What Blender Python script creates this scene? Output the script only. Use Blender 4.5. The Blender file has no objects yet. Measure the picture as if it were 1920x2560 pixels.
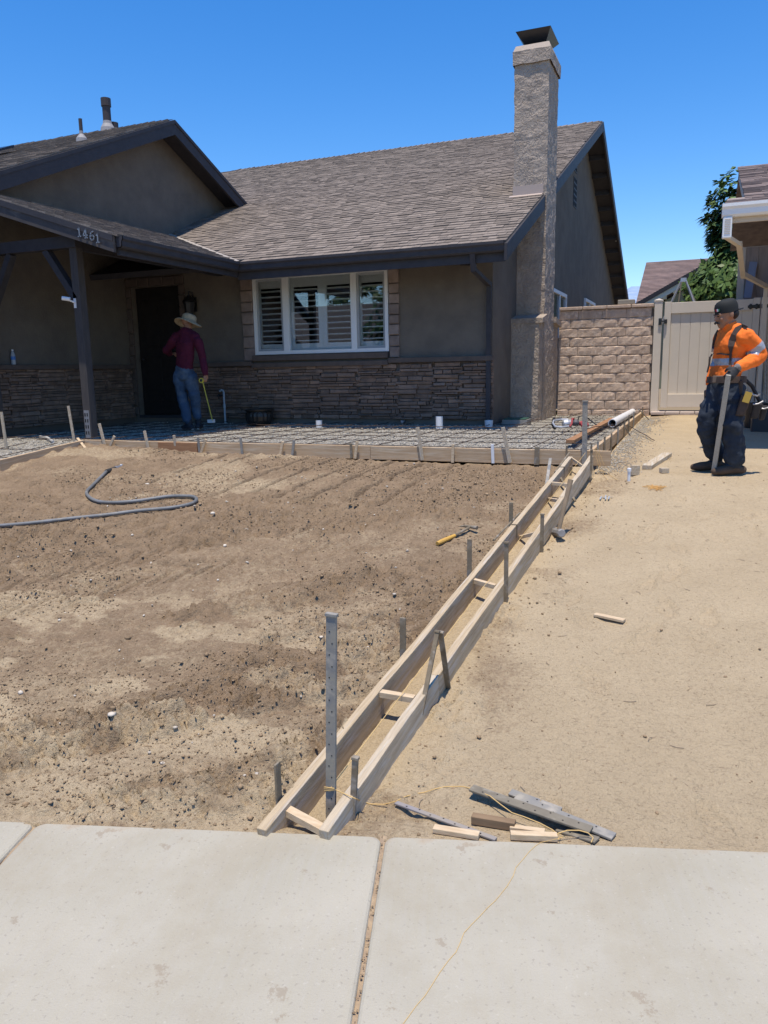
import bpy, math, random
import numpy as np
from mathutils import Vector, Matrix, noise as mnoise
random.seed(7); rng = np.random.default_rng(7)
R = math.radians
S = bpy.context.scene
col = S.collection

# ------------------------------------------------------------------ camera, world, sun, exposure
YAW, PITCH, ROLL, F = 22.42, 10.37, -1.045, 1925.0       # F in pixels of the 1920 x 2560 photograph
_y, _p, _r = R(YAW), R(PITCH), R(ROLL)
FW = Vector((-math.sin(_y)*math.cos(_p), math.cos(_y)*math.cos(_p), -math.sin(_p)))
_rt = Vector((math.cos(_y), math.sin(_y), 0)); _up = _rt.cross(FW)
RT = _rt*math.cos(_r)+_up*math.sin(_r); UP = _up*math.cos(_r)-_rt*math.sin(_r)
cd = bpy.data.cameras.new('camera'); cam = bpy.data.objects.new('camera', cd); col.objects.link(cam)
cd.sensor_fit = 'HORIZONTAL'; cd.sensor_width = 36; cd.lens = 36*F/1920
cd.clip_start = .05; cd.clip_end = 30000
M3 = Matrix((RT, UP, -FW)).transposed()
cam.matrix_world = M3.to_4x4()
S.camera = cam
SUN = Vector((.035, -.185, 1)).normalized()               # towards the sun
w = bpy.data.worlds.new('World'); S.world = w; w.use_nodes = True
nt = w.node_tree; bg = nt.nodes['Background']
sky = nt.nodes.new('ShaderNodeTexSky'); sky.sky_type = 'NISHITA'; sky.sun_disc = False
sky.sun_elevation = math.asin(SUN.z); sky.sun_rotation = math.atan2(SUN.x, SUN.y)
sky.air_density = 1.0; sky.dust_density = .15; sky.ozone_density = 3.5
hs = nt.nodes.new('ShaderNodeHueSaturation'); hs.inputs['Saturation'].default_value = 1.36; hs.inputs['Value'].default_value = 1.12; hs.inputs['Hue'].default_value = .507
nt.links.new(sky.outputs[0], hs.inputs['Color']); nt.links.new(hs.outputs[0], bg.inputs[0])
bg.inputs[1].default_value = .15
sd = bpy.data.lights.new('sun', 'SUN'); so = bpy.data.objects.new('sun', sd); col.objects.link(so)
sd.energy = 4.6; sd.angle = R(.53); sd.color = (1, .91, .78)
so.rotation_euler = SUN.to_track_quat('Z', 'Y').to_euler()
so.location = (0, 0, 30)
S.view_settings.view_transform = 'Standard'; S.view_settings.look = 'None'
S.view_settings.exposure = 0.22; S.view_settings.gamma = 1
S.view_settings.use_curve_mapping = False

# ------------------------------------------------------------------ measuring helpers (photo pixel -> place)
def ray(px, py): return FW+RT*((px-960)/F)-UP*((py-1280)/F)
def oy(px, py, Y): d = ray(px, py); return d*(Y/d.y)
def ox(px, py, X): d = ray(px, py); return d*(X/d.x)
def oz(px, py, Z): d = ray(px, py); return d*(Z/d.z)

# ------------------------------------------------------------------ materials
MATS = {}
def mat(name, c, rough=.8, c2=None, sc=4, bump=0, bsc=40, c3=None, sc3=40, metal=0, spec=.3, tint=False, mixlo=.35, mixhi=.65, stretch=None, bump2=0, bsc2=8, rnd=0):
    if name in MATS: return MATS[name]
    m = bpy.data.materials.new(name); m.use_nodes = True; n = m.node_tree; L = n.links
    b = n.nodes['Principled BSDF']; b.inputs['Roughness'].default_value = rough; b.inputs['Metallic'].default_value = metal
    b.inputs['Specular IOR Level'].default_value = spec
    tc = n.nodes.new('ShaderNodeTexCoord'); src = tc.outputs['Object']
    if stretch:
        mp = n.nodes.new('ShaderNodeMapping'); mp.inputs['Scale'].default_value = stretch; L.new(src, mp.inputs[0]); src = mp.outputs[0]
    rgb = n.nodes.new('ShaderNodeRGB'); rgb.outputs[0].default_value = (*c, 1); out = rgb.outputs[0]
    def nz(scale, det=6, ro=.6):
        t = n.nodes.new('ShaderNodeTexNoise'); t.inputs['Scale'].default_value = scale; t.inputs['Detail'].default_value = det
        t.inputs['Roughness'].default_value = ro; L.new(src, t.inputs['Vector']); return t
    def mixin(out, fac, cc, lo, hi):
        mr = n.nodes.new('ShaderNodeMapRange'); mr.inputs[1].default_value = lo; mr.inputs[2].default_value = hi; L.new(fac, mr.inputs[0])
        mx = n.nodes.new('ShaderNodeMix'); mx.data_type = 'RGBA'; L.new(mr.outputs[0], mx.inputs[0]); L.new(out, mx.inputs[6])
        mx.inputs[7].default_value = (*cc, 1); return mx.outputs[2]
    if c2: out = mixin(out, nz(sc).outputs[0], c2, mixlo, mixhi)
    if c3: out = mixin(out, nz(sc3, 3).outputs[0], c3, .5, .72)
    def bright(out, fac, lo, hi):
        mr = n.nodes.new('ShaderNodeMapRange'); mr.inputs[3].default_value = lo; mr.inputs[4].default_value = hi; L.new(fac, mr.inputs[0])
        mx = n.nodes.new('ShaderNodeVectorMath'); mx.operation = 'SCALE'; L.new(out, mx.inputs[0]); L.new(mr.outputs[0], mx.inputs['Scale']); return mx.outputs[0]
    if tint:
        at = n.nodes.new('ShaderNodeAttribute'); at.attribute_name = 'tint'; out = bright(out, at.outputs['Fac'], .76, 1.24)
    if rnd:
        oi = n.nodes.new('ShaderNodeObjectInfo'); out = bright(out, oi.outputs['Random'], 1-rnd, 1+rnd)
    L.new(out, b.inputs['Base Color'])
    if bump:
        bp = n.nodes.new('ShaderNodeBump'); bp.inputs['Strength'].default_value = 1; bp.inputs['Distance'].default_value = bump
        L.new(nz(bsc, 8, .65).outputs[0], bp.inputs['Height'])
        last = bp
        if bump2:
            b2 = n.nodes.new('ShaderNodeBump'); b2.inputs['Strength'].default_value = 1; b2.inputs['Distance'].default_value = bump2
            L.new(nz(bsc2, 4, .5).outputs[0], b2.inputs['Height']); L.new(bp.outputs[0], b2.inputs['Normal']); last = b2
        L.new(last.outputs[0], b.inputs['Normal'])
    MATS[name] = m; return m

stucco = mat('stucco_taupe', (.172, .147, .120), .95, (.138, .119, .099), 3, bump=.006, bsc=22, spec=.1, bump2=.004, bsc2=60)
def chimney_mat():
    m = mat('stucco_rough', (.44, .365, .295), .95, (.33, .275, .225), 5, spec=.1)
    n = m.node_tree; L = n.links; b = n.nodes['Principled BSDF']; tc = n.nodes['Texture Coordinate']
    t = n.nodes.new('ShaderNodeTexNoise'); t.inputs['Scale'].default_value = 13; t.inputs['Detail'].default_value = 3; t.inputs['Distortion'].default_value = 1.8
    L.new(tc.outputs['Object'], t.inputs['Vector'])
    cr = n.nodes.new('ShaderNodeValToRGB'); cr.color_ramp.elements[0].position = .42; cr.color_ramp.elements[1].position = .58; L.new(t.outputs[0], cr.inputs[0])
    f = n.nodes.new('ShaderNodeTexNoise'); f.inputs['Scale'].default_value = 70; f.inputs['Detail'].default_value = 4; L.new(tc.outputs['Object'], f.inputs['Vector'])
    a = n.nodes.new('ShaderNodeMath'); a.operation = 'MULTIPLY_ADD'; a.inputs[1].default_value = .35; L.new(f.outputs[0], a.inputs[0]); L.new(cr.outputs[0], a.inputs[2])
    bp = n.nodes.new('ShaderNodeBump'); bp.inputs['Distance'].default_value = .007; L.new(a.outputs[0], bp.inputs['Height']); L.new(bp.outputs[0], b.inputs['Normal'])
    return m
stucco_r = chimney_mat()
trim = mat('trim_paint_charcoal', (.038, .036, .040), .6, (.05, .046, .05), 8, bump=.0015, bsc=60)
shing = mat('asphalt_shingle', (.230, .190, .158), .95, (.158, .133, .115), 9, bump=.003, bsc=220, spec=.1, tint=True, c3=(.33, .28, .23), sc3=120)
stone_m = mat('ledge_stone', (.25, .17, .125), .9, (.16, .115, .09), 7, bump=.006, bsc=45, spec=.15, tint=True, rnd=.12)
trimstone = mat('trim_stone', (.30, .235, .20), .9, (.21, .16, .135), 6, bump=.004, bsc=50, rnd=.16)
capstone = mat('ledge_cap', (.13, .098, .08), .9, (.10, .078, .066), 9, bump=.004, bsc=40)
white = mat('vinyl_white', (.74, .75, .74), .45)
shutter_m = mat('shutter_white', (.82, .83, .80), .5)
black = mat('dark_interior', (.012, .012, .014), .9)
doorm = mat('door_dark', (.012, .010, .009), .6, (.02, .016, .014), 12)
blackmetal = mat('black_metal', (.014, .014, .016), .4, spec=.5)
block_m = mat('slump_block', (.60, .455, .345), .95, (.47, .35, .265), 5, bump=.007, bsc=30, spec=.1, rnd=.10, c3=(.68, .55, .44), sc3=18)
mortar = mat('mortar_dark', (.13, .105, .085), .95, bump=.003, bsc=60)
vinyl = mat('gate_vinyl_tan', (.68, .60, .49), .5, (.64, .57, .47), 3)
wood_old = mat('wood_weathered', (.50, .395, .26), .9, (.33, .245, .15), 3, bump=.003, bsc=14, stretch=(22, 1.2, 14), c3=(.50, .45, .385), sc3=2.2, mixlo=.4, mixhi=.7)
wood_gr = mat('wood_grey_weathered', (.52, .43, .31), .9, (.34, .27, .185), 3, bump=.003, bsc=12, stretch=(20, 1.4, 14), c3=(.52, .49, .43), sc3=2.6, mixlo=.4, mixhi=.7)
wood_form = mat('form_board', (.52, .38, .24), .9, (.40, .28, .17), 3, bump=.002, bsc=12, stretch=(1.2, 1.2, 20), c3=(.56, .46, .33), sc3=2)
wood_new = mat('wood_fresh', (.62, .49, .33), .85, (.50, .37, .23), 5, bump=.001, bsc=14, stretch=(3, 12, 12))
wood_red = mat('wood_redbrown', (.34, .185, .095), .85, (.27, .14, .07), 4, bump=.002, bsc=12, stretch=(14, 1, 14))
steel = mat('stake_steel', (.24, .195, .135), .85, (.16, .13, .092), 10, bump=.0015, bsc=70, metal=.0, c3=(.34, .31, .27), sc3=14, spec=.12)
steel_l = mat('stake_dusty', (.30, .275, .225), .8, (.20, .20, .20), 9, bump=.001, bsc=60, metal=.0, c3=(.40, .36, .30), sc3=14, spec=.12)
rust = mat('rebar_rust', (.095, .062, .045), .85, (.06, .045, .038), 14)
string_m = mat('mason_string', (.62, .42, .17), .8)
pvc = mat('pvc_white', (.72, .73, .74), .4)
galv = mat('galvanised', (.42, .43, .45), .4, (.33, .34, .36), 20, metal=.6)
conc = mat('base_concrete', (.33, .31, .28), .9, (.25, .235, .21), 8, bump=.003, bsc=50)

def conc_mat():
    m = mat('sidewalk_concrete', (.425, .392, .312), .9, (.365, .336, .262), 1.6, bump=.0025, bsc=150, spec=.2, mixlo=.38, mixhi=.68)
    n = m.node_tree; L = n.links; b = n.nodes['Principled BSDF']; tc = n.nodes['Texture Coordinate']
    src = b.inputs['Base Color'].links[0].from_socket
    def patch(src, sc, lo, hi, c, det=8, ro=.75, vec=None, k=1):
        t = n.nodes.new('ShaderNodeTexNoise'); t.inputs['Scale'].default_value = sc; t.inputs['Detail'].default_value = det; t.inputs['Roughness'].default_value = ro
        L.new(vec or tc.outputs['Object'], t.inputs['Vector'])
        mr = n.nodes.new('ShaderNodeMapRange'); mr.inputs[1].default_value = lo; mr.inputs[2].default_value = hi; mr.inputs[4].default_value = k; L.new(t.outputs[0], mr.inputs[0])
        mx = n.nodes.new('ShaderNodeMix'); mx.data_type = 'RGBA'; L.new(mr.outputs[0], mx.inputs[0]); L.new(src, mx.inputs[6]); mx.inputs[7].default_value = (*c, 1)
        return mx.outputs[2]
    mp = n.nodes.new('ShaderNodeMapping'); mp.inputs['Scale'].default_value = (60, 3, 1); L.new(tc.outputs['Object'], mp.inputs[0])   # broom strokes
    src = patch(src, 1.0, .35, .75, (.40, .375, .33), 4, .6, mp.outputs[0], .35)
    src = patch(src, 1.9, .50, .64, (.33, .285, .205), 8, .7, None, .42)       # dusty dirt films
    src = patch(src, 5.5, .615, .645, (.27, .215, .155), 8, .75, None, .55)         # small dried mud specks
    src = patch(src, 60, .66, .74, (.50, .47, .40), 2, .5, None, .35)
    src = patch(src, 70, .63, .70, (.27, .24, .20), 2, .5, None, .5)
    sx_ = n.nodes.new('ShaderNodeSeparateXYZ'); L.new(tc.outputs['Object'], sx_.inputs[0])      # soil spilled over the inner edge
    t = n.nodes.new('ShaderNodeTexNoise'); t.inputs['Scale'].default_value = 11; t.inputs['Detail'].default_value = 8; L.new(tc.outputs['Object'], t.inputs['Vector'])
    a = n.nodes.new('ShaderNodeMath'); a.operation = 'MULTIPLY_ADD'; a.inputs[1].default_value = 4.5; a.inputs[2].default_value = 0; L.new(sx_.outputs[1], a.inputs[0])
    a2 = n.nodes.new('ShaderNodeMath'); a2.operation = 'ADD'; L.new(a.outputs[0], a2.inputs[0]); L.new(t.outputs[0], a2.inputs[1])
    mr = n.nodes.new('ShaderNodeMapRange'); mr.inputs[1].default_value = .42; mr.inputs[2].default_value = .62; mr.inputs[4].default_value = .6; L.new(a2.outputs[0], mr.inputs[0])
    mx = n.nodes.new('ShaderNodeMix'); mx.data_type = 'RGBA'; L.new(mr.outputs[0], mx.inputs[0]); L.new(src, mx.inputs[6]); mx.inputs[7].default_value = (.38, .30, .21, 1); src = mx.outputs[2]
    L.new(src, b.inputs['Base Color']); return m
sidewalk_m = conc_mat()

def dirt_mat():
    m = bpy.data.materials.new('dirt'); m.use_nodes = True; n = m.node_tree; L = n.links; b = n.nodes['Principled BSDF']
    b.inputs['Roughness'].default_value = .97; b.inputs['Specular IOR Level'].default_value = .08
    tc = n.nodes.new('ShaderNodeTexCoord')
    def nz(sc, det=6, ro=.65, dist=0):
        t = n.nodes.new('ShaderNodeTexNoise'); t.inputs['Scale'].default_value = sc; t.inputs['Detail'].default_value = det; t.inputs['Roughness'].default_value = ro
        t.inputs['Distortion'].default_value = dist; L.new(tc.outputs['Object'], t.inputs['Vector']); return t.outputs[0]
    def mr(x, a, b_, c=0, d=1):
        q = n.nodes.new('ShaderNodeMapRange'); q.inputs[1].default_value = a; q.inputs[2].default_value = b_; q.inputs[3].default_value = c; q.inputs[4].default_value = d; L.new(x, q.inputs[0]); return q.outputs[0]
    def mx(f, a, c):
        q = n.nodes.new('ShaderNodeMix'); q.data_type = 'RGBA'; L.new(f, q.inputs[0])
        for i, v in ((6, a), (7, c)):
            if isinstance(v, tuple): q.inputs[i].default_value = (*v, 1)
            else: L.new(v, q.inputs[i])
        return q.outputs[2]
    at = n.nodes.new('ShaderNodeAttribute'); at.attribute_name = 'moist'
    dry = mx(mr(nz(2.2), .35, .65), (.495, .392, .255), (.440, .345, .222))
    wet = mx(mr(nz(7), .35, .65), (.290, .208, .132), (.220, .157, .100))
    fz_ = n.nodes.new('ShaderNodeMath'); fz_.operation = 'MULTIPLY_ADD'; fz_.inputs[1].default_value = 1.5; L.new(nz(30, 8, .75), fz_.inputs[0])
    am = n.nodes.new('ShaderNodeMath'); am.operation = 'MULTIPLY_ADD'; am.inputs[1].default_value = 1.0; am.inputs[2].default_value = -.95; L.new(at.outputs['Fac'], am.inputs[0]); L.new(am.outputs[0], fz_.inputs[2])
    c = mx(mr(fz_.outputs[0], .02, .62), dry, wet)
    c = mx(mr(nz(60, 4), .55, .75, 0, .5), c, (.19, .13, .085))
    c = mx(mr(nz(110, 2), .64, .72, 0, .55), c, (.50, .42, .32))
    L.new(c, b.inputs['Base Color'])
    bp = n.nodes.new('ShaderNodeBump'); bp.inputs['Distance'].default_value = .016; L.new(nz(70, 8, .7), bp.inputs['Height'])
    b2 = n.nodes.new('ShaderNodeBump'); b2.inputs['Distance'].default_value = .03; b2.inputs['Strength'].default_value = .8
    L.new(nz(14, 4, .6, .1), b2.inputs['Height']); L.new(bp.outputs[0], b2.inputs['Normal']); L.new(b2.outputs[0], b.inputs['Normal'])
    return m
dirt = dirt_mat()
clod_m = mat('dirt_clod', (.30, .215, .135), .97, (.24, .172, .105), 9, spec=.05, tint=True)
gravel_m = mat('gravel_base', (.35, .32, .27), .95, (.22, .205, .175), 60, bump=.02, bsc=70, spec=.1, c3=(.50, .47, .41), sc3=85)
stonebit_m = mat('gravel_stone', (.46, .425, .36), .9, (.28, .26, .22), 30, tint=True)

def glass_mat(name='window_glass', k=.06, tintc=(.92, .95, .96)):
    m = bpy.data.materials.new(name); m.use_nodes = True; n = m.node_tree; L = n.links
    n.nodes.remove(n.nodes['Principled BSDF']); o = n.nodes['Material Output']
    t = n.nodes.new('ShaderNodeBsdfTransparent'); t.inputs[0].default_value = (*tintc, 1)
    g = n.nodes.new('ShaderNodeBsdfGlossy'); g.inputs['Roughness'].default_value = .01; g.inputs[0].default_value = (.95, .97, 1, 1)
    fr = n.nodes.new('ShaderNodeFresnel'); fr.inputs[0].default_value = 1.5
    a = n.nodes.new('ShaderNodeMath'); a.operation = 'ADD'; a.inputs[1].default_value = k; L.new(fr.outputs[0], a.inputs[0])
    x = n.nodes.new('ShaderNodeMixShader'); L.new(a.outputs[0], x.inputs[0]); L.new(t.outputs[0], x.inputs[1]); L.new(g.outputs[0], x.inputs[2]); L.new(x.outputs[0], o.inputs[0])
    return m
glass = glass_mat()

# ------------------------------------------------------------------ mesh helpers
class MB:
    def __init__(s): s.v = []; s.f = []; s.t = []; s.mi = []
    def add(s, vs, fs, tint=.5, mi=0):
        o = len(s.v); s.v += [tuple(v) for v in vs]
        for f in fs: s.f.append(tuple(i+o for i in f)); s.t.append(tint); s.mi.append(mi)
        return s
    def box(s, a, b, tint=.5, M=None, mi=0):
        x0, y0, z0 = a; x1, y1, z1 = b
        vs = [Vector(p) for p in ((x0,y0,z0),(x1,y0,z0),(x1,y1,z0),(x0,y1,z0),(x0,y0,z1),(x1,y0,z1),(x1,y1,z1),(x0,y1,z1))]
        if M: vs = [M@v for v in vs]
        return s.add(vs, BOXF, tint, mi)
    def hexa(s, vs, tint=.5, mi=0): return s.add(vs, BOXF, tint, mi)
    def prism(s, poly, d, tint=.5, mi=0):
        n = len(poly); d = Vector(d); vs = [Vector(p) for p in poly]; vs += [p+d for p in vs]
        return s.add(vs, [tuple(range(n))[::-1], tuple(range(n, 2*n))]+[(i, (i+1) % n, n+(i+1) % n, n+i) for i in range(n)], tint, mi)
    def bar(s, a, b, wd, th, side=None, tint=.5, mi=0):
        """flat bar a->b, width wd across 'side', thickness th"""
        a = Vector(a); b = Vector(b); d = (b-a).normalized()
        sv = Vector(side) if side else Vector((1, 0, 0))
        sv = (sv-d*sv.dot(d)).normalized(); nv = d.cross(sv)
        vs = [p+sv*(i*wd/2)+nv*(j*th/2) for p in (a, b) for i, j in ((-1,-1),(1,-1),(1,1),(-1,1))]
        return s.add(vs, BOXF, tint, mi)
    def tube(s, pts, r, n=8, tint=.5, mi=0, cap=True):
        pts = [Vector(p) for p in pts]; rs = r if isinstance(r, (list, tuple)) else [r]*len(pts)
        rings = []; nv = None
        for i, p in enumerate(pts):
            d = (pts[min(i+1, len(pts)-1)]-pts[max(i-1, 0)]).normalized()
            if nv is None: nv = d.orthogonal().normalized()
            nv = (nv-d*nv.dot(d)).normalized(); bv = d.cross(nv)
            rings.append([p+(nv*math.cos(2*math.pi*k/n)+bv*math.sin(2*math.pi*k/n))*rs[i] for k in range(n)])
        vs = [v for q in rings for v in q]
        fs = [(i*n+k, i*n+(k+1) % n, (i+1)*n+(k+1) % n, (i+1)*n+k) for i in range(len(pts)-1) for k in range(n)]
        if cap: fs += [tuple(range(n))[::-1], tuple(range((len(pts)-1)*n, len(pts)*n))]
        return s.add(vs, fs, tint, mi)
    def lathe(s, prof, c=(0,0,0), n=24, tint=.5, mi=0, axis=None, cap=True):
        c = Vector(c); q = Vector(axis).to_track_quat('Z', 'Y').to_matrix() if axis else Matrix.Identity(3)
        vs = [c+q@Vector((r*math.cos(2*math.pi*k/n), r*math.sin(2*math.pi*k/n), z)) for r, z in prof for k in range(n)]
        fs = [(i*n+k, i*n+(k+1) % n, (i+1)*n+(k+1) % n, (i+1)*n+k) for i in range(len(prof)-1) for k in range(n)]
        if cap: fs += [tuple(range(n))[::-1], tuple(range((len(prof)-1)*n, len(prof)*n))]
        return s.add(vs, fs, tint, mi)
    def ball(s, c, r, n=12, m=8, tint=.5, mi=0, M=None):
        rr = r if isinstance(r, (tuple, list)) else (r, r, r); M = M or Matrix.Identity(3); c = Vector(c)
        vs = [c+M@Vector((rr[0]*math.sin(math.pi*i/m)*math.cos(2*math.pi*k/n), rr[1]*math.sin(math.pi*i/m)*math.sin(2*math.pi*k/n), rr[2]*math.cos(math.pi*i/m))) for i in range(m+1) for k in range(n)]
        fs = [(i*n+k, (i+1)*n+k, (i+1)*n+(k+1) % n, i*n+(k+1) % n) for i in range(m) for k in range(n)]
        return s.add(vs, fs, tint, mi)
    def obj(s, name, m, parent=None, smooth=False, origin=None, bevel=0):
        me = bpy.data.meshes.new(name)
        o = Vector(origin) if origin is not None else None
        vs = s.v if o is None else [tuple(Vector(v)-o) for v in s.v]
        me.from_pydata(vs, [], s.f); me.validate(); me.update()
        ms = m if isinstance(m, (list, tuple)) else [m]
        for q in ms: me.materials.append(q)
        if len(ms) > 1 and len(me.polygons) == len(s.mi): me.polygons.foreach_set('material_index', s.mi)
        if len(me.polygons) == len(s.t):
            a = me.attributes.new('tint', 'FLOAT', 'FACE'); a.data.foreach_set('value', s.t)
        if smooth: me.polygons.foreach_set('use_smooth', [True]*len(me.polygons))
        ob = bpy.data.objects.new(name, me); col.objects.link(ob)
        if o is not None: ob.location = o
        if parent: ob.parent = parent; 
        if parent and o is not None: ob.location = o-wloc(parent)
        elif parent: ob.location = -wloc(parent)
        if bevel:
            bv = ob.modifiers.new('bevel', 'BEVEL'); bv.width = bevel; bv.segments = 2; bv.limit_method = 'ANGLE'
        return ob
BOXF = [(0,3,2,1),(4,5,6,7),(0,1,5,4),(1,2,6,5),(2,3,7,6),(3,0,4,7)]
def wloc(o):
    v = Vector((0,0,0))
    while o: v += o.location; o = o.parent
    return v
def tag(o, label=None, cat=None, group=None, kind=None):
    if label: o['label'] = label
    if cat: o['category'] = cat
    if group: o['group'] = group
    if kind: o['kind'] = kind
    return o
def thing(name, label, cat, loc=(0,0,0), group=None):
    o = bpy.data.objects.new(name, None); col.objects.link(o); o.location = loc; o.empty_display_size = .1
    return tag(o, label, cat, group)
def structure(o): o['kind'] = 'structure'; return o
def npobj(name, V, Fq, m, attrs=(), smooth=False, parent=None):
    """big meshes from numpy arrays (all faces same size)"""
    me = bpy.data.meshes.new(name); k = Fq.shape[1]
    me.vertices.add(len(V)); me.vertices.foreach_set('co', V.astype(np.float32).ravel())
    me.loops.add(Fq.size); me.loops.foreach_set('vertex_index', Fq.astype(np.int32).ravel())
    me.polygons.add(len(Fq)); me.polygons.foreach_set('loop_start', np.arange(0, Fq.size, k, dtype=np.int32)); me.polygons.foreach_set('loop_total', np.full(len(Fq), k, dtype=np.int32))
    if smooth: me.polygons.foreach_set('use_smooth', np.ones(len(Fq), dtype=bool))
    me.materials.append(m)
    for nm, dom, dat in attrs:
        a = me.attributes.new(nm, 'FLOAT', dom); a.data.foreach_set('value', dat.astype(np.float32))
    me.update(calc_edges=True); me.validate()
    o = bpy.data.objects.new(name, me); col.objects.link(o)
    if parent: o.parent = parent; o.location = -wloc(parent)
    return o
def _h(ix, iy, s):
    n = (ix.astype(np.int64)*374761393+iy.astype(np.int64)*668265263+s*1274126177) & 0xffffffff
    n = ((n ^ (n >> 13))*1274126177) & 0xffffffff
    return ((n ^ (n >> 16)) & 0xffff)/65535.0
def vn(x, y, s=0):
    ix = np.floor(x); iy = np.floor(y); fx = x-ix; fy = y-iy; fx = fx*fx*(3-2*fx); fy = fy*fy*(3-2*fy)
    a = _h(ix, iy, s); b = _h(ix+1, iy, s); c = _h(ix, iy+1, s); d = _h(ix+1, iy+1, s)
    return (a*(1-fx)+b*fx)*(1-fy)+(c*(1-fx)+d*fx)*fy
def fbm(x, y, o=4, s=0, g=.5):
    r = 0; a = 1; t = 0
    for i in range(o): r = r+a*vn(x*2**i+17.3*i, y*2**i-9.1*i, s+i); t += a; a *= g
    return r/t
def sst(a, b, x): t = np.clip((x-a)/(b-a), 0, 1); return t*t*(3-2*t)
ICO = None
def ico():
    import bmesh
    bm = bmesh.new(); bmesh.ops.create_icosphere(bm, subdivisions=1, radius=1)
    V = np.array([v.co[:] for v in bm.verts]); Fs = np.array([[v.index for v in f.verts] for f in bm.faces]); bm.free(); return V, Fs
def octa(): return np.array([(1,0,0),(0,1,0),(-1,0,0),(0,-1,0),(0,0,1),(0,0,-1)], float), np.array([(0,1,4),(1,2,4),(2,3,4),(3,0,4),(1,0,5),(2,1,5),(3,2,5),(0,3,5)])
def scatter(name, P, size, m, flat=.7, parent=None, shape=None):
    V, Fs = (shape or ico)(); n = len(P)
    ang = rng.uniform(0, 6.28, n); c, s = np.cos(ang), np.sin(ang)
    jit = rng.uniform(.7, 1.3, (n, len(V), 1)); sc = np.stack([size*rng.uniform(.7, 1.3, n), size*rng.uniform(.6, 1.1, n), size*flat*rng.uniform(.6, 1.2, n)], 1)
    W = V[None]*jit*sc[:, None]
    X = W[..., 0]*c[:, None]-W[..., 1]*s[:, None]; Y = W[..., 0]*s[:, None]+W[..., 1]*c[:, None]
    W = np.stack([X, Y, W[..., 2]], -1)+P[:, None]
    FF = (Fs[None]+np.arange(n)[:, None, None]*len(V)).reshape(-1, 3)
    return npobj(name, W.reshape(-1, 3), FF, m, [('tint', 'FACE', np.repeat(rng.uniform(0, 1, n), len(Fs)))], parent=parent)

# ------------------------------------------------------------------ ground shape
ZS = -1.53                                      # sidewalk top
E0 = oz(0, 2050, ZS); E1 = oz(1920, 2127, ZS); ed = (E1-E0).normalized(); en = Vector((ed.y, -ed.x, 0))   # en points to the street
L0 = oz(640.5, 2070, -1.505); L1 = oy(1421, 1141, 7.15)      # left board, top outer edge
Q0 = oz(802.5, 2057, -1.485); Q1 = oy(1472.7, 1142, 7.2)     # right board, top inner edge
SLY = 7.42; SLZ = -.77; SRX = -.955; SLX = -7.05
def lx(Y): return L0.x+(L1.x-L0.x)*(Y-L0.y)/(L1.y-L0.y)
def qx(Y): return Q0.x+(Q1.x-Q0.x)*(Y-Q0.y)/(Q1.y-Q0.y)
def btop(Y): return L0.z+(L1.z-L0.z)*(Y-L0.y)/(L1.y-L0.y)
def gz(X, Y):
    """large ground shape, numpy arrays"""
    X = np.asarray(X, float); Y = np.asarray(Y, float)
    drive = np.interp(Y, [-1, 1.9, 2.3, 4.2, 7.3, 10, 14.3, 18], [-1.63, -1.58, -1.57, -1.33, -.965, -.89, -.82, -.82])
    drive = drive-.03*sst(.5, 0, np.abs(X+.85))*sst(6, 7.3, Y)
    yard = np.interp(Y, [-1, 1.7, 2.3, 4.5, 7.2, 7.5], [-1.6, -1.545, -1.495, -1.215, -.89, -.885])
    yard = yard+.05*sst(-5.2, -6.6, X)*sst(5.6, 6.6, Y)
    yard = yard-.05*sst(-4.5, -2.0, X)*sst(6.4, 7.25, Y)
    near = sst(lx(Y)-.55, lx(Y)-.02, X)          # falls a little toward the boards
    yard = yard-near*(.025+.05*sst(5.6, 7.2, Y))
    tr = btop(Y)-.135
    z = np.where(X < lx(Y)+.02, yard, np.where(X < qx(Y)+.02, tr, drive))
    z = np.where(Y > 7.36, np.where(X < SRX, -.93, drive), z)
    return z
def sdist(X, Y): return (np.asarray(X)-E0.x)*en.x+(np.asarray(Y)-E0.y)*en.y      # >0 on the sidewalk
def G(px, py, dz=0, smooth=False):
    gt = (lambda x, y: float(gz(x, y))) if smooth else globals()['gt']
    d = ray(px, py); t = 1.5
    for i in range(400):
        p = d*t
        if p.z <= gt(p.x, p.y)+dz: break
        t += .03
    lo, hi = t-.03, t
    for i in range(20):
        m_ = (lo+hi)/2; p = d*m_
        if p.z <= gt(p.x, p.y)+dz: hi = m_
        else: lo = m_
    return d*hi
def gt(x, y): return float(tz(x, y)) if Zt is not None and xs_[0] < x < xs_[-1] and ys_[0] < y < ys_[-1] else float(gz(x, y))
Zt = None
hp_ = [(-60, 1318), (0, 1314.5), (77, 1308), (174, 1297), (270, 1287), (347, 1277), (425, 1270), (470, 1262), (488, 1254), (491, 1247), (483, 1242), (465, 1240.5), (425, 1241), (380, 1247), (347, 1252), (300, 1256), (262, 1256), (240, 1252), (226, 1245), (217, 1235), (219, 1226), (231, 1214), (250, 1195), (268, 1177)]
P_ = [G(x_, y_, .018, True) for x_, y_ in hp_]; sm = []
for i in range(len(P_)-1):
    q0, q1, q2, q3 = P_[max(i-1, 0)], P_[i], P_[i+1], P_[min(i+2, len(P_)-1)]
    for k in range(6): t = k/6; sm.append(.5*((2*q1)+(q2-q0)*t+(2*q0-5*q1+4*q2-q3)*t*t+(3*q1-q0-3*q2+q3)*t**3))
HOSE = sm
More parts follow.
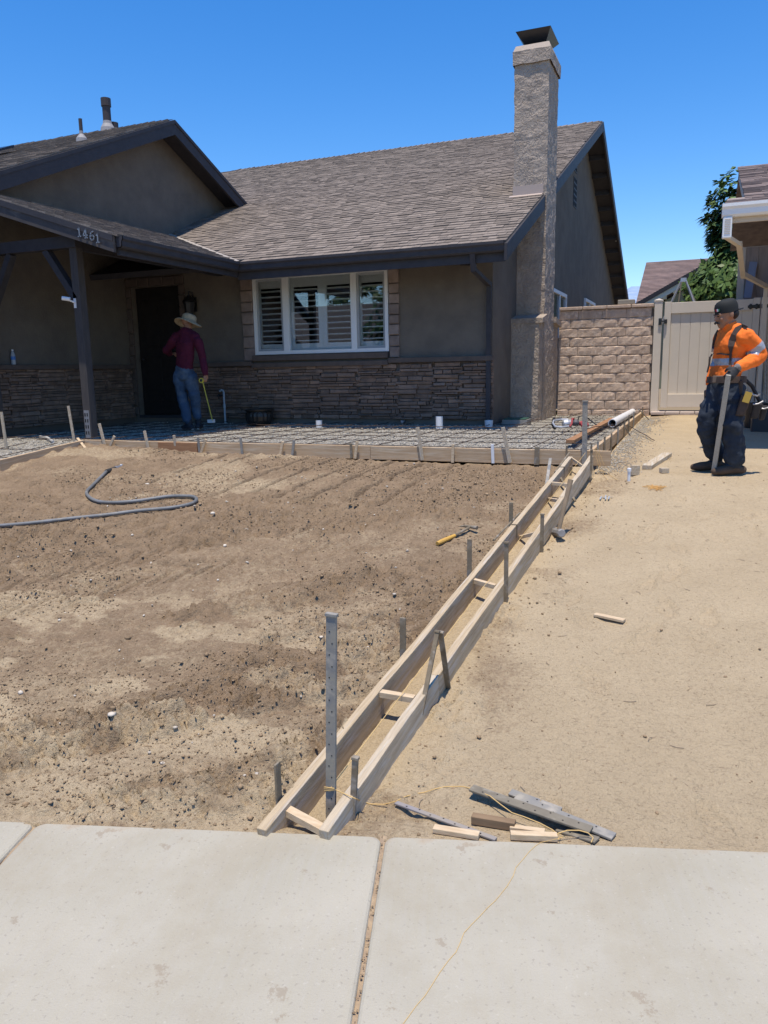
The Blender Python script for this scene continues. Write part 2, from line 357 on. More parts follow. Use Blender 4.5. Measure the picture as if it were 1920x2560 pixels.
def build_terrain():
    xs = np.concatenate([np.arange(-9.6, -5, .03), np.arange(-5, 1.6, .0135), np.arange(1.6, 3.6, .05)])
    ys = [1.2]
    while ys[-1] < 15.4: ys.append(ys[-1]+.0105*max(1, (ys[-1]/2.0))**1.25)
    ys = np.array(ys); X, Y = np.meshgrid(xs, ys)
    z = gz(X, Y)
    yard = sst(.03, -.03, X-lx(Y))*(Y < 7.4)
    # rough, trodden earth in the yard
    rough = fbm(X*1.3, Y*1.3, 4, 5)
    a = R(43); u = X*math.cos(a)+Y*math.sin(a); v = -X*math.sin(a)+Y*math.cos(a)
    far = 1-.45*sst(4.0, 6.5, Y)
    h = (fbm(X*2.2, Y*2.2, 3, 9)-.5)*.03*far+(fbm(X*9, Y*9, 4, 2)-.5)*.026*(.4+1.2*rough)*far
    wq = .8*fbm(X*5, Y*5, 2, 201)
    q = fbm(u*9+wq, v*15+wq, 5, 203, .6); h += far*(.020*sst(.47, .495, q)+.016*sst(.55, .572, q)-.020*sst(.44, .42, q))      # broken crusts with sharp edges
    q2 = fbm(u*26, v*34, 3, 207, .6); h += far*(.016*sst(.48, .52, q2)+.014*sst(.57, .60, q2))*sst(.30, .5, rough)
    cl = vn(X*34+3*vn(X*9, Y*9, 3), Y*34, 12); h += np.clip(cl-.62, 0, 1)*.06*sst(.4, .6, fbm(X*1.7, Y*1.7, 3, 31))
    # flattened, scraped patches
    a = R(43); u = X*math.cos(a)+Y*math.sin(a); v = -X*math.sin(a)+Y*math.cos(a)
    sp = sst(.50, .60, fbm(u*.9, v*3.0, 4, 141))*sst(7.0, 6.0, Y)
    h = h*(1-.75*sp)-.010*sp
    ledge = np.abs(fbm(u*1.4, v*4.5, 3, 151)-.5); h += -.020*sst(.03, .0, ledge)*(1-sp)
    # furrows running back toward the porch
    gm = sst(5.5, 6.1, Y)*sst(-1.6, -2.4, X)*sst(-5.4, -4.8, X); vv = X-.12*Y+.05*fbm(X*2, Y*1.2, 2, 4)
    gr = np.abs((vv*3.1) % 1-.5)*2
    h = h*(1-.55*gm)+gm*(-.080*sst(.20, .08, gr)*sst(.38, .46, fbm(X*1.3, Y*.8, 3, 77))+.020*np.exp(-((gr-.34)/.10)**2))
    # tyre tracks with tread bars
    for v0 in (5.10, 5.60, 6.05):
        dv = v-v0-.04*np.sin(u*1.5); m_ = sst(.20, .15, np.abs(dv))*sst(-1.9, -2.9, X)*sst(.32, .45, fbm(u*1.1, v, 2, 66))
        ch = (u*7+np.abs(dv)*8+.3*vn(u*5, v*5, 3)) % 1
        h = h*(1-.7*m_)+m_*(-.048+.048*sst(.28, .4, ch)*sst(.98, .86, ch))
    # footprints
    for i in range(46):
        fx, fy, fa = random.uniform(-4.5, -1.6), random.uniform(2.3, 6.5), random.uniform(0, 6.3)
        dx, dy = X-fx, Y-fy; p = dx*math.cos(fa)+dy*math.sin(fa); q = -dx*math.sin(fa)+dy*math.cos(fa)
        d2 = (p/.135)**2+(q/.05)**2
        m_ = np.exp(-d2**2)
        h = h*(1-.85*m_)-.012*m_+.010*np.exp(-((d2-1.5)**2)*4)
    dm = np.full(X.shape, 9.0)
    for p_ in HOSE[::2]: dm = np.minimum(dm, (X-p_.x)**2+(Y-p_.y)**2)
    hosem = sst(.13, .05, np.sqrt(dm)); h = h*(1-.85*hosem)-.004*hosem
    drive_h = (fbm(X*1.6, Y*1.6, 3, 19)-.5)*.032+(fbm(X*11, Y*11, 4, 23)-.5)*.014
    drive_h += np.clip(vn(X*40, Y*40, 44)-.6, 0, 1)*.010*sst(.5, .65, fbm(X*1.5, Y*1.5, 2, 8))
    sc = sst(.45, .0, np.abs(X-qx(Y)-.10))           # scuffed soil along the boards
    drive_h += sc*((fbm(X*16, Y*16, 3, 6)-.5)*.05+np.clip(vn(X*44, Y*44, 61)-.55, 0, 1)*.05)*sst(.4, .55, fbm(X*2, Y*2, 2, 3))
    for i in range(60):
        fx, fy, fa = random.uniform(-.7, 1.6), random.uniform(2.4, 9.5), random.gauss(1.4, .5)
        dx, dy = X-fx, Y-fy; p = dx*math.cos(fa)+dy*math.sin(fa); q_ = -dx*math.sin(fa)+dy*math.cos(fa); d2 = (p/.14)**2+(q_/(.052-.01*np.sin(p*20)))**2; m_ = np.exp(-d2**3)
        drive_h = drive_h*(1-.6*m_)-.012*m_+.007*np.exp(-((d2-1.3)**2)*6)+m_*.004*np.sin(p*190)
    for w0, w1 in ((.55, 1.05), (-.35, .16)):         # faint wheel ruts
        cw = w0+.04*np.sin(Y*.9)+(Y-5)*.03; drive_h -= .007*np.exp(-((X-cw)/.06)**2)*sst(.35, .55, fbm(X*.6, Y*.8, 2, 91))
    rip = np.sin((Y*1.0+.12*fbm(X*3, Y*3, 2, 5)+.3*fbm(X*.7, Y*.7, 2, 51))*75)*.0016*sst(.52, .66, fbm(X*1.2, Y*1.2, 2, 71))
    drive_h += rip
    hh = np.where(X > lx(Y)+.02, drive_h, h); hh = np.where((X > lx(Y)+.02) & (X < qx(Y)), drive_h*.6, hh)
    z = z+hh*np.where(Y > 7.30, .35, 1)
    # dig under slab, under sidewalk
    z = np.where((X < SRX+.02) & (Y > SLY+.03), -.99, z)
    z = np.where((X < SLX-.03) & (Y > 3.5), -1.05, z)
    sdv = sdist(X, Y)
    meet = sst(-.22, -.0, sdv); z = z*(1-meet)+(np.minimum(z, 9)*0+ZS-.012+hh*.25)*meet
    z = np.where(sdv > .02, ZS-.07, z)
    crust = sst(.50, .56, fbm(X*2.4, Y*5.5, 4, 101))
    moist = yard*np.clip(.82+.14*sst(.3, .7, fbm(X*.8, Y*1.0, 5, 41))+.50*(fbm(X*6, Y*8, 5, 43)-.5)+.14*sst(5.8, 4.6, Y)*sst(2.4, 3.2, Y), 0, 1)
    moist = np.clip(moist+yard*(.10-.28*sp), 0, 1); moist *= 1-.40*sst(2.9, 2.0, Y)
    moist *= 1-.5*crust*sst(4.4, 3.2, Y)
    moist *= 1-.45*sst(5.4, 6.8, Y)*sst(-2.5, -4, X)*sst(.40, .6, fbm(X*1.3, Y*2.3, 3, 55))
    moist = np.where(X > lx(Y), np.clip(.50*sc*sst(.45, .62, fbm(X*1.8, Y*1.8, 3, 13)), 0, 1)+.16*sst(.48, .62, fbm(X*1.5, Y*1.5, 3, 97)), moist)
    ny, nx = X.shape; V = np.stack([X, Y, z], -1).reshape(-1, 3)
    i = np.arange(ny*nx).reshape(ny, nx); Fq = np.stack([i[:-1, :-1], i[:-1, 1:], i[1:, 1:], i[1:, :-1]], -1).reshape(-1, 4)
    o = npobj('ground', V, Fq, dirt, [('moist', 'POINT', moist.ravel())], smooth=True)
    structure(o)
    return xs, ys, z
xs_, ys_, Zt = build_terrain()
def tz(x, y):
    i = np.clip(np.searchsorted(xs_, x), 1, len(xs_)-1); j = np.clip(np.searchsorted(ys_, y), 1, len(ys_)-1)
    return Zt[j, i]
# far ground sheet with a hole for the detailed earth
b = MB()
prof = [(-600, -1.68), (-12, -1.68), (1.25, -1.68), (15.3, -.86), (60, -.8), (9000, -.8)]
for (ya, za), (yb, zb) in zip(prof, prof[1:]):
    for xa, xb in ((-4000, -9.55), (-9.55, 3.55), (3.55, 4000)):
        if xa == -9.55 and ya == 1.25: continue
        b.add([(xa, ya, za), (xb, ya, za), (xb, yb, zb), (xa, yb, zb)], [(0, 1, 2, 3)])
structure(b.obj('terrain', mat('dry_soil', (.34, .26, .175), .97, (.27, .21, .14), 1.5, bump=.01, bsc=20)))
# street and kerb behind the viewer
def sw(u, d, z): return E0+ed*u+en*d+Vector((0, 0, z-ZS))
b = MB(); b.add([sw(-60, 1.98, -1.676), sw(60, 1.98, -1.676), sw(60, 10, -1.66), sw(-60, 10, -1.66)], [(0, 1, 2, 3)])
structure(b.obj('road', mat('asphalt', (.05, .05, .052), .9, (.06, .06, .06), 8, bump=.004, bsc=120)))
b = MB(); b.prism([sw(-60, 1.72, ZS), sw(-60, 1.86, ZS-.002), sw(-60, 1.9, -1.68), sw(-60, 1.9, -1.75), sw(-60, 1.72, -1.75)], ed*120)
structure(b.obj('kerb', conc))
# sidewalk panels
J = oz(958, 2095, ZS); uJ = (J-E0).dot(ed); J2 = oz(90, 2056, ZS); uW = uJ-(J2-E0).dot(ed)
swp = bpy.data.objects.new('sidewalk', None); col.objects.link(swp); structure(swp)
q = Matrix((ed, -en, Vector((0, 0, 1)))).transposed().to_4x4()
def panel(u0, u1, gap, name='panel'):
    b = MB(); wd = u1-u0-gap; n = 7; r = .035
    out = []
    for cx_, cy_, a0 in ((wd-r, -r, 0), (r, -r, 90), (r, -1.68+r, 180), (wd-r, -1.68+r, 270)):
        for k in range(n): a = R(a0+90*k/(n-1)); out.append((cx_+r*math.cos(a), cy_+r*math.sin(a)))
    N = len(out); cxm, cym = wd/2, -.84
    def ring(ins, z): return [(cxm+(x-cxm)*(1-2*ins/wd), cym+(y-cym)*(1-2*ins/1.68), z) for x, y in out]
    rings = [ring(0, -.12), ring(0, -.010), ring(.003, -.004), ring(.010, 0)]
    vs = [v for rr in rings for v in rr]; fs = [(i*N+k, i*N+(k+1) % N, (i+1)*N+(k+1) % N, (i+1)*N+k) for i in range(3) for k in range(N)]+[tuple(range(3*N, 4*N))]
    b.add(vs, fs); o = b.obj(name, sidewalk_m); o.matrix_world = Matrix.Translation(sw(u0+gap/2, 0, ZS+random.uniform(-.001, .001)))@q; o.parent = swp; return o
panel(uJ, uJ+uW*1.55, .014); panel(uJ-uW, uJ, .012); panel(uJ-2*uW, uJ-uW, .006)
for k in range(2, 5): panel(uJ-(k+1)*uW, uJ-k*uW, .012)
for k in range(0, 3): panel(uJ+uW*(1.55+k), uJ+uW*(2.55+k), .012)
b = MB(); n = 60
for u0, wd in ((uJ, .012), (uJ-uW, .008)):
    vs = []
    for k in range(n+1):
        for sgn in (-1, 1): vs.append(sw(u0+sgn*wd, 1.68*k/n-.01, ZS-.012+random.uniform(-.004, .004)))
    b.add(vs, [(2*k, 2*k+1, 2*k+3, 2*k+2) for k in range(n)])
o = b.obj('joint_dirt', mat('joint_sand', (.40, .30, .19), .95, (.30, .22, .15), 30, bump=.004, bsc=120)); o.parent = swp
# clods and pebbles
n = 9000
cx = rng.uniform(-5.2, -1.2, n); cy = 1.85+(rng.uniform(0, 1, n)**1.5)*5.3
keep = (cx < lx(cy)-.01) & (sdist(cx, cy) < -.015) & (fbm(cx*1.7, cy*1.7, 3, 31) > rng.uniform(.28, .62, n)); cx, cy = cx[keep], cy[keep]
sz = np.clip(rng.lognormal(-5.6, .5, len(cx)), .002, .016)
P = np.stack([cx, cy, tz(cx, cy)+sz*.25], 1)
n = 60000
ex = rng.uniform(-6.2, -1.15, n); ey = 1.85+(rng.uniform(0, 1, n)**1.15)*5.45
keep = (ex < lx(ey)-.01) & (sdist(ex, ey) < -.015) & (fbm(ex*1.1+3, ey*2.2, 4, 131) > rng.uniform(.36, .62, n)); ex, ey = ex[keep], ey[keep]
se = np.clip(rng.lognormal(-5.75, .4, len(ex)), .002, .011)*(1+.10*ey)
tag(scatter('soil_crumbs', np.stack([ex, ey, tz(ex, ey)+se*.3], 1), se, clod_m, shape=octa), kind='stuff', label='fine dark crumbs of broken soil over the yard', cat='soil crumbs')
tag(scatter('dirt_clods', P, sz, clod_m), kind='stuff', label='loose clods and pebbles on the rough brown yard', cat='soil clods')
n = 1500
cx = rng.uniform(-1.1, 2.4, n); cy = 1.9+(rng.uniform(0, 1, n)**1.4)*8
nearb = rng.uniform(0, 1, n) < .45; cx = np.where(nearb, qx(cy)+.06+np.abs(rng.normal(0, .16, n)), cx)
keep = (cx > qx(cy)+.05) & (sdist(cx, cy) < -.015) & ~((cy > 7.3) & (cx < -.8)); cx, cy = cx[keep], cy[keep]
sz = np.clip(rng.lognormal(-5.7, .5, len(cx)), .0015, .014)
tag(scatter('pebbles', np.stack([cx, cy, tz(cx, cy)+sz*.2], 1), sz, clod_m), kind='stuff', label='sparse pebbles on the smooth tan driveway earth', cat='pebbles')
n = 110
cu = rng.uniform(-.02, 1, n)*1.6; cu = cu; pp = [sw(uJ+random.uniform(-.006, .006), float(c), ZS-.006) for c in cu]
o = scatter('joint_grit', np.array([p[:] for p in pp]), rng.uniform(.0015, .0035, n), clod_m, parent=swp); o['kind'] = 'stuff'
tw = MB()
for k in range(240):
    if k < 170: x_ = SRX+.06+abs(random.gauss(0, .16)); y_ = random.uniform(7.5, 13.5)
    else: x_ = random.uniform(-.9, 1.0); y_ = random.uniform(2.4, 9)
    a_ = random.uniform(0, 6.3); l_ = random.uniform(.03, .12 if k < 170 else .06); z_ = float(tz(x_, y_))+.006
    tw.tube([(x_, y_, z_-.004), (x_+l_*.5*math.cos(a_), y_+l_*.5*math.sin(a_), z_-.003), (x_+l_*math.cos(a_+.3), y_+l_*math.sin(a_+.3), z_-.004)], .0016, 4, random.random())
tag(tw.obj('dry_twigs', mat('twig', (.30, .23, .16), .9, tint=True)), kind='stuff', label='dry twigs and straw littered on the driveway earth', cat='twigs')
n = 3000; ex = SRX+.05+np.abs(rng.normal(0, .14, n)); ey = rng.uniform(7.45, 13.8, n); se = rng.uniform(.004, .011, n)
tag(scatter('spilled_gravel', np.stack([ex, ey, tz(ex, ey)+se*.3], 1), se, stonebit_m, shape=octa), kind='stuff', label='gravel spilled outside the right form board', cat='gravel')
# pale stones scattered in the yard
n = 170
cx = rng.uniform(-5, -1.4, n); cy = rng.uniform(2, 7.2, n); keep = (cx < lx(cy)-.03) & (sdist(cx, cy) < -.05); cx, cy = cx[keep], cy[keep]; sz = np.clip(rng.lognormal(-4.75, .35, len(cx)), .004, .018)
tag(scatter('pale_stones', np.stack([cx, cy, tz(cx, cy)+sz*.35], 1), sz, mat('pale_stone', (.52, .46, .38), .9, tint=True)), kind='stuff', label='pale small stones strewn over the brown yard', cat='stones')

# ================================================================== THE HOUSE
YF, YE = 11.3, 10.4
p = oy(1265, 600, YE); XR, ZE = p.x, p.z-.005            # rake end, roof surface height at the eave
SL = .4236
YR = ox(1505, 303, XR).y; ZR = ZE+SL*(YR-YE)             # main ridge
XS = oy(1232, 700, YF).x                                 # right corner of the front wall
XG = -9.5; XGR = -9.1                                    # left wing wall and its rake
XP = oy(594, 656, YE).x; YP = ox(289, 588, XP).y; SP = .325
YWR = ox(430, 299, XGR).y; ZWR = ox(430, 299, XGR).z; SW = .432
def zM(y): return ZE+SL*(y-YE)
def zP(x): return ZE+SP*(XP-x)
def zW(y): return ZWR-SW*abs(y-YWR)
house = thing('house', 'taupe stucco house with stone base and dark shingled roofs', 'house', ((XG+XS)/2, YF, -.85))
# --- walls
wa = oy(632, 691, YF); wb = oy(974, 881, YF); wx0, wx1, wz0, wz1 = wa.x, wb.x, oy(800, 883, YF).z, oy(800, 680, YF).z
dx0, dx1, dz0, dz1 = oy(328, 720, YF).x, oy(447, 712, YF).x, -.70, oy(390, 716, YF).z
T = .16; b = MB()
ztop = zM(YF)-.14
def wx(x0, x1, z0, z1): b.box((x0, YF, z0), (x1, YF+T, z1))
wx(XG, dx0, -1, ztop); wx(dx0, dx1, dz1, ztop); wx(dx0, dx1, -1, dz0); wx(dx1, wx0, -1, ztop); wx(wx0, wx1, -1, wz0); wx(wx0, wx1, wz1, ztop); wx(wx1, XS, -1, ztop)
fw = b.obj('front_wall', stucco, house)
YB = 2*YR-YE
b = MB(); b.prism([(XS, YF+T, -1), (XS, YB-.6, -1), (XS, YB-.6, zM(YE+.6)-.13), (XS, YR, ZR-.13), (XS, YF+T, zM(YF+T)-.13)], (-.16, 0, 0))
sidew = b.obj('gable_wall', stucco, house)
b = MB(); b.prism([(XG, 5.9, -1.2), (XG, 17, -1.2), (XG, 17, zW(17)-.12), (XG, YWR, ZWR-.12), (XG, 5.9, zW(5.9)-.12)], (-.16, 0, 0))
wingw = b.obj('wing_wall', stucco, house)
b = MB(); b.box((-17, 5.9, -1.4), (XG-.165, 6.05, zW(5.9)-.1)); b.obj('garage_wall', stucco, house)
b = MB(); b.box((XG-.1, YB-.7, -1), (XS-.17, YB-.55, zM(YE+.6)-.15)); b.obj('back_wall', stucco, house)
# --- roof decks
def deck(name, quad, th=.09, m=trim):
    b = MB(); nrm = (Vector(quad[1])-Vector(quad[0])).cross(Vector(quad[3])-Vector(quad[0])).normalized()
    if nrm.z < 0: nrm = -nrm
    b.hexa([Vector(v)-nrm*th for v in quad]+[Vector(v) for v in quad]); return b.obj(name, m, house)
XL = -16.5
main_deck = deck('main_roof', [(XG+.02, YE, ZE-.012), (XR, YE, ZE-.012), (XR, YR, ZR-.012), (XG+.02, YR, ZR-.012)])
deck('rear_roof', [(XL, YR, ZR-.012), (XR, YR, ZR-.012), (XR, YB, ZE-.012), (XL, YB, ZE-.012)])
deck('roof_over_wing_back', [(XL, YWR+1.2, zM(YWR+1.2)-.02), (XG+.018, YWR+1.2, zM(YWR+1.2)-.02), (XG+.018, YR, ZR-.02), (XL, YR, ZR-.02)])
porch_deck = deck('porch_roof', [(XG+.01, YP, zP(XG)-.012), (XP, YP, ZE-.012), (XP, YE+.3, ZE-.012), (XG+.01, 12.9, zP(XG)-.012)], .05)
wing_deck = deck('wing_roof', [(XL, 5.5, zW(5.5)-.012), (XGR, 5.5, zW(5.5)-.012), (XGR, YWR, ZWR-.012), (XL, YWR, ZWR-.012)])
yz = 2*YWR-9.6
wing_back = deck('wing_rear_roof', [(XL, YWR, ZWR-.012), (XGR, YWR, ZWR-.012), (XGR, 14.95, zW(14.95)-.012), (XL, 14.95, zW(14.95)-.012)])
# --- shingles
def shingles(o, u, v, W, Lg, clip, parent, nind=0, expo=.142, name='shingle', wmin=.11, wmax=.26):
    """o eave corner, u along the eave, v up the slope"""
    o = Vector(o); u = Vector(u).normalized(); v = Vector(v).normalized(); n = u.cross(v)
    if n.z < 0: n = -n
    rest = MB(); cnt = 0; rows = int(Lg/expo)+1
    for r in range(rows):
        x = -random.uniform(0, .2); y0 = r*expo
        while x < W:
            wd = random.uniform(wmin, wmax); xa, xb = max(x, 0), min(x+wd, W); x += wd
            if xb-xa < .03: continue
            c = o+u*((xa+xb)/2)+v*(y0+expo/2)
            if not clip(c.x, c.y): continue
            th = random.choice((.011, .012, .016, .019)); yy = y0-random.uniform(0, .006); y1 = min(y0+expo*1.9, Lg+.02)
            jz = 0; tp = random.uniform(0, .004)
            k = random.uniform(0, 1)**1.0
            A = [o+u*(xa+.002)+v*yy, o+u*(xb-.002)+v*yy, o+u*(xb-.002-tp)+v*y1, o+u*(xa+.002+tp)+v*y1]
            vs = [a+n*(-.003) for a in A]+[A[0]+n*(th+.006+jz), A[1]+n*(th+.006+jz), A[2]+n*(.002+jz), A[3]+n*(.002+jz)]
            if cnt < nind:
                q_ = MB(); q_.hexa(vs, k); q_.obj(name, shing, parent); cnt += 1
            else: rest.hexa(vs, k)
    if rest.v: ob = rest.obj(name+'_field', shing, parent); ob['kind'] = 'stuff'
def clipM(x, y):
    if x < XP and y < YE+SP/SL*(XP-x)+.02: return False
    return x > XG or y > 15.2
shingles((-13.6, YE-.04, zM(YE-.04)), (1, 0, 0), (0, 1, SL), XR+13.6+.012, (YR-YE+.04)*math.hypot(1, SL), clipM, main_deck, 295)
shingles((XP+.04, YP-.03, zP(XP+.04)), (0, 1, 0), (-1, 0, SP), 5.2, (XP-XG+.04)*math.hypot(1, SP), lambda x, y: y < YE+SP/SL*(XP-x)-.02, porch_deck, 0)
shingles((-13.6, 5.5, zW(5.5)), (1, 0, 0), (0, 1, SW), XGR+13.6+.012, (YWR-5.5)*math.hypot(1, SW), lambda x, y: y > 7, wing_deck, 0)
b = MB(); 
for k in range(46): # metal valley
    pass
vy = YE+SP/SL*(XP-XG)
b.add([(XP-.05, YE-.02, ZE+.016), (XP+.05, YE-.02, ZE+.016), (XG+.05, vy, zM(vy)+.026), (XG-.04, vy, zM(vy)+.026)], [(0, 1, 2, 3)])
b.obj('valley_flashing', mat('flashing_pale', (.36, .32, .28), .6), main_deck)
def ridgecaps(x0, x1, y, z, parent, step=.145, flip=1):
    b = MB(); x = x0
    while x < x1:
        s1 = .018+random.uniform(0, .012)
        for sg in (1, -1):
            b.hexa([Vector((x, y, z-.01)), Vector((x+step*1.6, y, z-.01)), Vector((x+step*1.6, y+sg*.15, z-.01-.15*SL)), Vector((x, y+sg*.15, z-.01-.15*SL)),
                    Vector((x, y, z+.008)), Vector((x+step*1.6, y, z+.008+s1)), Vector((x+step*1.6, y+sg*.15, z+.008+s1-.15*SL)), Vector((x, y+sg*.15, z+.008-.15*SL))], random.random())
        x += step
    o_ = b.obj('ridge_caps', shing, parent); o_['kind'] = 'stuff'
ridgecaps(-12.5, XR-.2, YR, ZR, main_deck); ridgecaps(-14.5, XGR-.2, YWR, ZWR, wing_deck)
# --- rakes, fascias, gutters
def rakeboard(x, y0, y1, zf, h=.20, name='rake_board', th=.04, parent=house, off=.01):
    b = MB(); b.prism([(x, y0, zf(y0)-off-h), (x, y1, zf(y1)-off-h), (x, y1, zf(y1)-off), (x, y0, zf(y0)-off)], (th, 0, 0)); return b.obj(name, trim, parent)
rakeboard(XR-.001, YE-.09, YR, zM, .21); rakeboard(XR-.001, YR, YB+.05, lambda y: ZR-SL*(y-YR), .21)
rakeboard(XGR-.001, 5.4, YWR, zW, .25, th=.05); rakeboard(XGR-.001, YWR, 14.9, zW, .25, th=.05)
rakeboard(XGR+.05, 5.4, YWR, zW, .06, 'rake_drip', .015); rakeboard(XGR+.05, YWR, 14.9, zW, .06, 'rake_drip', .015)
def fascY(y, x0, x1, name='fascia'):      # sloping board of the porch front, plane y
    b = MB(); b.prism([(x0, y, zP(x0)-.20), (x1, y, zP(x1)-.20), (x1, y, zP(x1)-.012), (x0, y, zP(x0)-.012)], (0, -.04, 0)); o = b.obj(name, mat('trim_paint_weathered', (.075, .066, .062), .75, (.055, .05, .052), 6, bump=.001, bsc=60, c3=(.12, .105, .095), sc3=4), house)
    b = MB(); b.prism([(x0, y-.04, zP(x0)-.075), (x1, y-.04, zP(x1)-.075), (x1, y-.04, zP(x1)-.005), (x0, y-.04, zP(x0)-.005)], (0, -.016, 0)); b.obj('drip_trim', trim, o); return o
fz = fascY(YP, XG+.005, XP-.01)
def gutter(a, c, out, name='gutter'):
    a = Vector(a); c = Vector(c); out = Vector(out); up = Vector((0, 0, 1)); b = MB()
    pr = [(0, 0), (.075, -.0), (.105, -.0), (.105, -.03), (.088, -.055), (.085, -.11), (.06, -.135), (0, -.135), (0, -.12), (.055, -.12), (.07, -.105), (.075, -.05), (.092, -.025), (.092, -.012), (.0, -.012)]
    pr = [(0, -.135), (.062, -.135), (.082, -.115), (.086, -.06), (.105, -.035), (.105, 0), (.095, 0), (.095, -.03), (.077, -.055), (.072, -.11), (.058, -.125), (0, -.125)]
    b.prism([a+out*x+up*z for x, z in pr], c-a); b.prism([a+out*x+up*z for x, z in pr[:6]]+[a], (c-a).normalized()*.004); b.prism([c+out*x+up*z for x, z in pr[:6]]+[c], (a-c).normalized()*.004)
    return b.obj(name, trim, house)
gutter((XP+.012, YE, ZE-.01), (XR-.004, YE, ZE-.01), (0, -1, 0)); gutter((XP, YP+.0, ZE-.01), (XP, YE-.10, ZE-.01), (1, 0, 0))
b = MB(); b.box((XP+.0, YE+.0, ZE-.26), (XR-.004, YE+.035, ZE-.02)); b.obj('fascia', trim, house)
b = MB(); b.box((XP-.035, YP+.04, ZE-.22), (XP, YE, ZE-.02)); b.obj('fascia', trim, house)
# soffit lookouts under the rear rake and front rake
for k in range(1, 15):
    y = YR+.25+k*.66
    if y > YB-.4: break
    b = MB(); zz = ZR-SL*(y-YR)-.105; b.box((XS+.005, y, zz-.12), (XR-.045, y+.09, zz)); b.obj('lookout', trim, house)
b = MB()
for k in range(40):
    t = .15+k*.235; y = YR+t; 
    if y > YB: break
    b.box((XS+.004, y, ZR-SL*t-.108), (XR-.046, y+.008, ZR-SL*t-.1))
b.obj('soffit_joints', black, house)
# --- gable vents
for (px, y0, y1) in ((1438, 402, 430), (1437, 444, 520)):
    A = ox(px-3, y0, XS+.002); B = ox(px+3.4, y1, XS+.002)
    yy0, yy1 = sorted((ox(px-4, (y0+y1)/2, XS).y, ox(px+4, (y0+y1)/2, XS).y)); z1 = ox(px, y0, XS).z; z0 = ox(px, y1, XS).z
    b = MB(); b.box((XS+.002, yy0, z0), (XS+.012, yy1, z1)); v_ = b.obj('gable_vent', trim, house)
    nn = max(2, int((y1-y0)/13)); h = (z1-z0)/nn
    for k in range(nn): b = MB(); b.box((XS+.008, yy0+.04, z0+k*h+.03), (XS+.016, yy1-.04, z0+(k+1)*h-.02)); b.obj('vent_slot', black, v_)
# --- side windows
for (xa, ya, xb, yb, mull) in ((1384, 722, 1412, 772, .45), (1459, 750, 1484, 790, .5)):
    y0 = ox(xa, (ya+yb)/2, XS).y; y1 = ox(xb, (ya+yb)/2, XS).y; z1 = (ox(xa, ya, XS).z+ox(xb, ya+ (16 if xa < 1400 else 4), XS).z)/2; z0 = z1-.95
    b = MB(); fwid = .07
    b.box((XS+.002, y0-.7 if xa < 1400 else y0, z1-fwid), (XS+.05, y1, z1)); b.box((XS+.002, y1-fwid, z0), (XS+.05, y1, z1-fwid)); b.box((XS+.002, y0-.7 if xa < 1400 else y0, z0), (XS+.05, y0-.7+fwid if xa < 1400 else y0+fwid, z1-fwid))
    ym = y0+(y1-y0)*mull-.1; b.box((XS+.002, ym, z0), (XS+.045, ym+.06, z1-fwid))
    f_ = b.obj('side_window', white, house)
    b = MB(); b.box((XS+.004, (y0-.7 if xa < 1400 else y0)+fwid, z0), (XS+.012, y1-fwid, z1-fwid)); b.obj('pane', mat('dark_pane', (.02, .03, .03), .08, spec=.8), f_)

# --- chimney
XC = XR+.055; cyF = ox(1364, 620, XC).y; cyB = ox(1388, 600, XC).y; xcl = oy(1285.5, 280, cyF).x
zt = ox(1370, 98, XC).z; cz1 = zt-.02
chim = MB()
def gridbox(b, x0, x1, y0, y1, z0, z1, st=.07, amp=.006):
    for (o_, u, v, n_) in (((x0,y0,z0),(x1-x0,0,0),(0,0,z1-z0),(0,-1,0)), ((x1,y0,z0),(0,y1-y0,0),(0,0,z1-z0),(1,0,0)), ((x1,y1,z0),(x0-x1,0,0),(0,0,z1-z0),(0,1,0)), ((x0,y1,z0),(0,y0-y1,0),(0,0,z1-z0),(-1,0,0)), ((x0,y0,z1),(x1-x0,0,0),(0,y1-y0,0),(0,0,1))):
        u = Vector(u); v = Vector(v); o_ = Vector(o_); nu = max(1, int(u.length/st)); nv_ = max(1, int(v.length/st)); vs = []
        for j in range(nv_+1):
            for i in range(nu+1):
                p_ = o_+u*(i/nu)+v*(j/nv_); d = mnoise.noise_vector(p_*7)*amp*1.3+mnoise.noise_vector(p_*19)*amp*.8; vs.append(p_+d)
        b.add(vs, [(j*(nu+1)+i, j*(nu+1)+i+1, (j+1)*(nu+1)+i+1, (j+1)*(nu+1)+i) for j in range(nv_) for i in range(nu)])
gridbox(chim, xcl, XC, cyF, cyB, -1, cz1-.1, .035, .007)
ch = chim.obj('chimney', stucco_r, house, smooth=False)
b = MB(); gridbox(b, xcl-.03, XC+.03, cyF-.03, cyB+.03, cz1-.23, cz1-.04); b.obj('chimney_band', stucco_r, ch)
b = MB(); t0 = [(xcl-.025, cyF-.025), (XC+.025, cyF-.025), (XC+.025, cyB+.025), (xcl-.025, cyB+.025)]
b.hexa([Vector((x, y, cz1-.045)) for x, y in t0]+[Vector((x*.88+(xcl+XC)/2*.12, y*.9+(cyF+cyB)/2*.1, cz1+.05)) for x, y in t0]); b.obj('chimney_crown', mat('mortar_crown', (.46, .38, .31), .9, bump=.006, bsc=20), ch)
hx, hy = (xcl+XC)/2, (cyF+cyB)/2; b = MB()
b.box((hx-.17, hy-.19, cz1+.04), (hx+.17, hy+.19, cz1+.14)); e, f_ = .27, .37
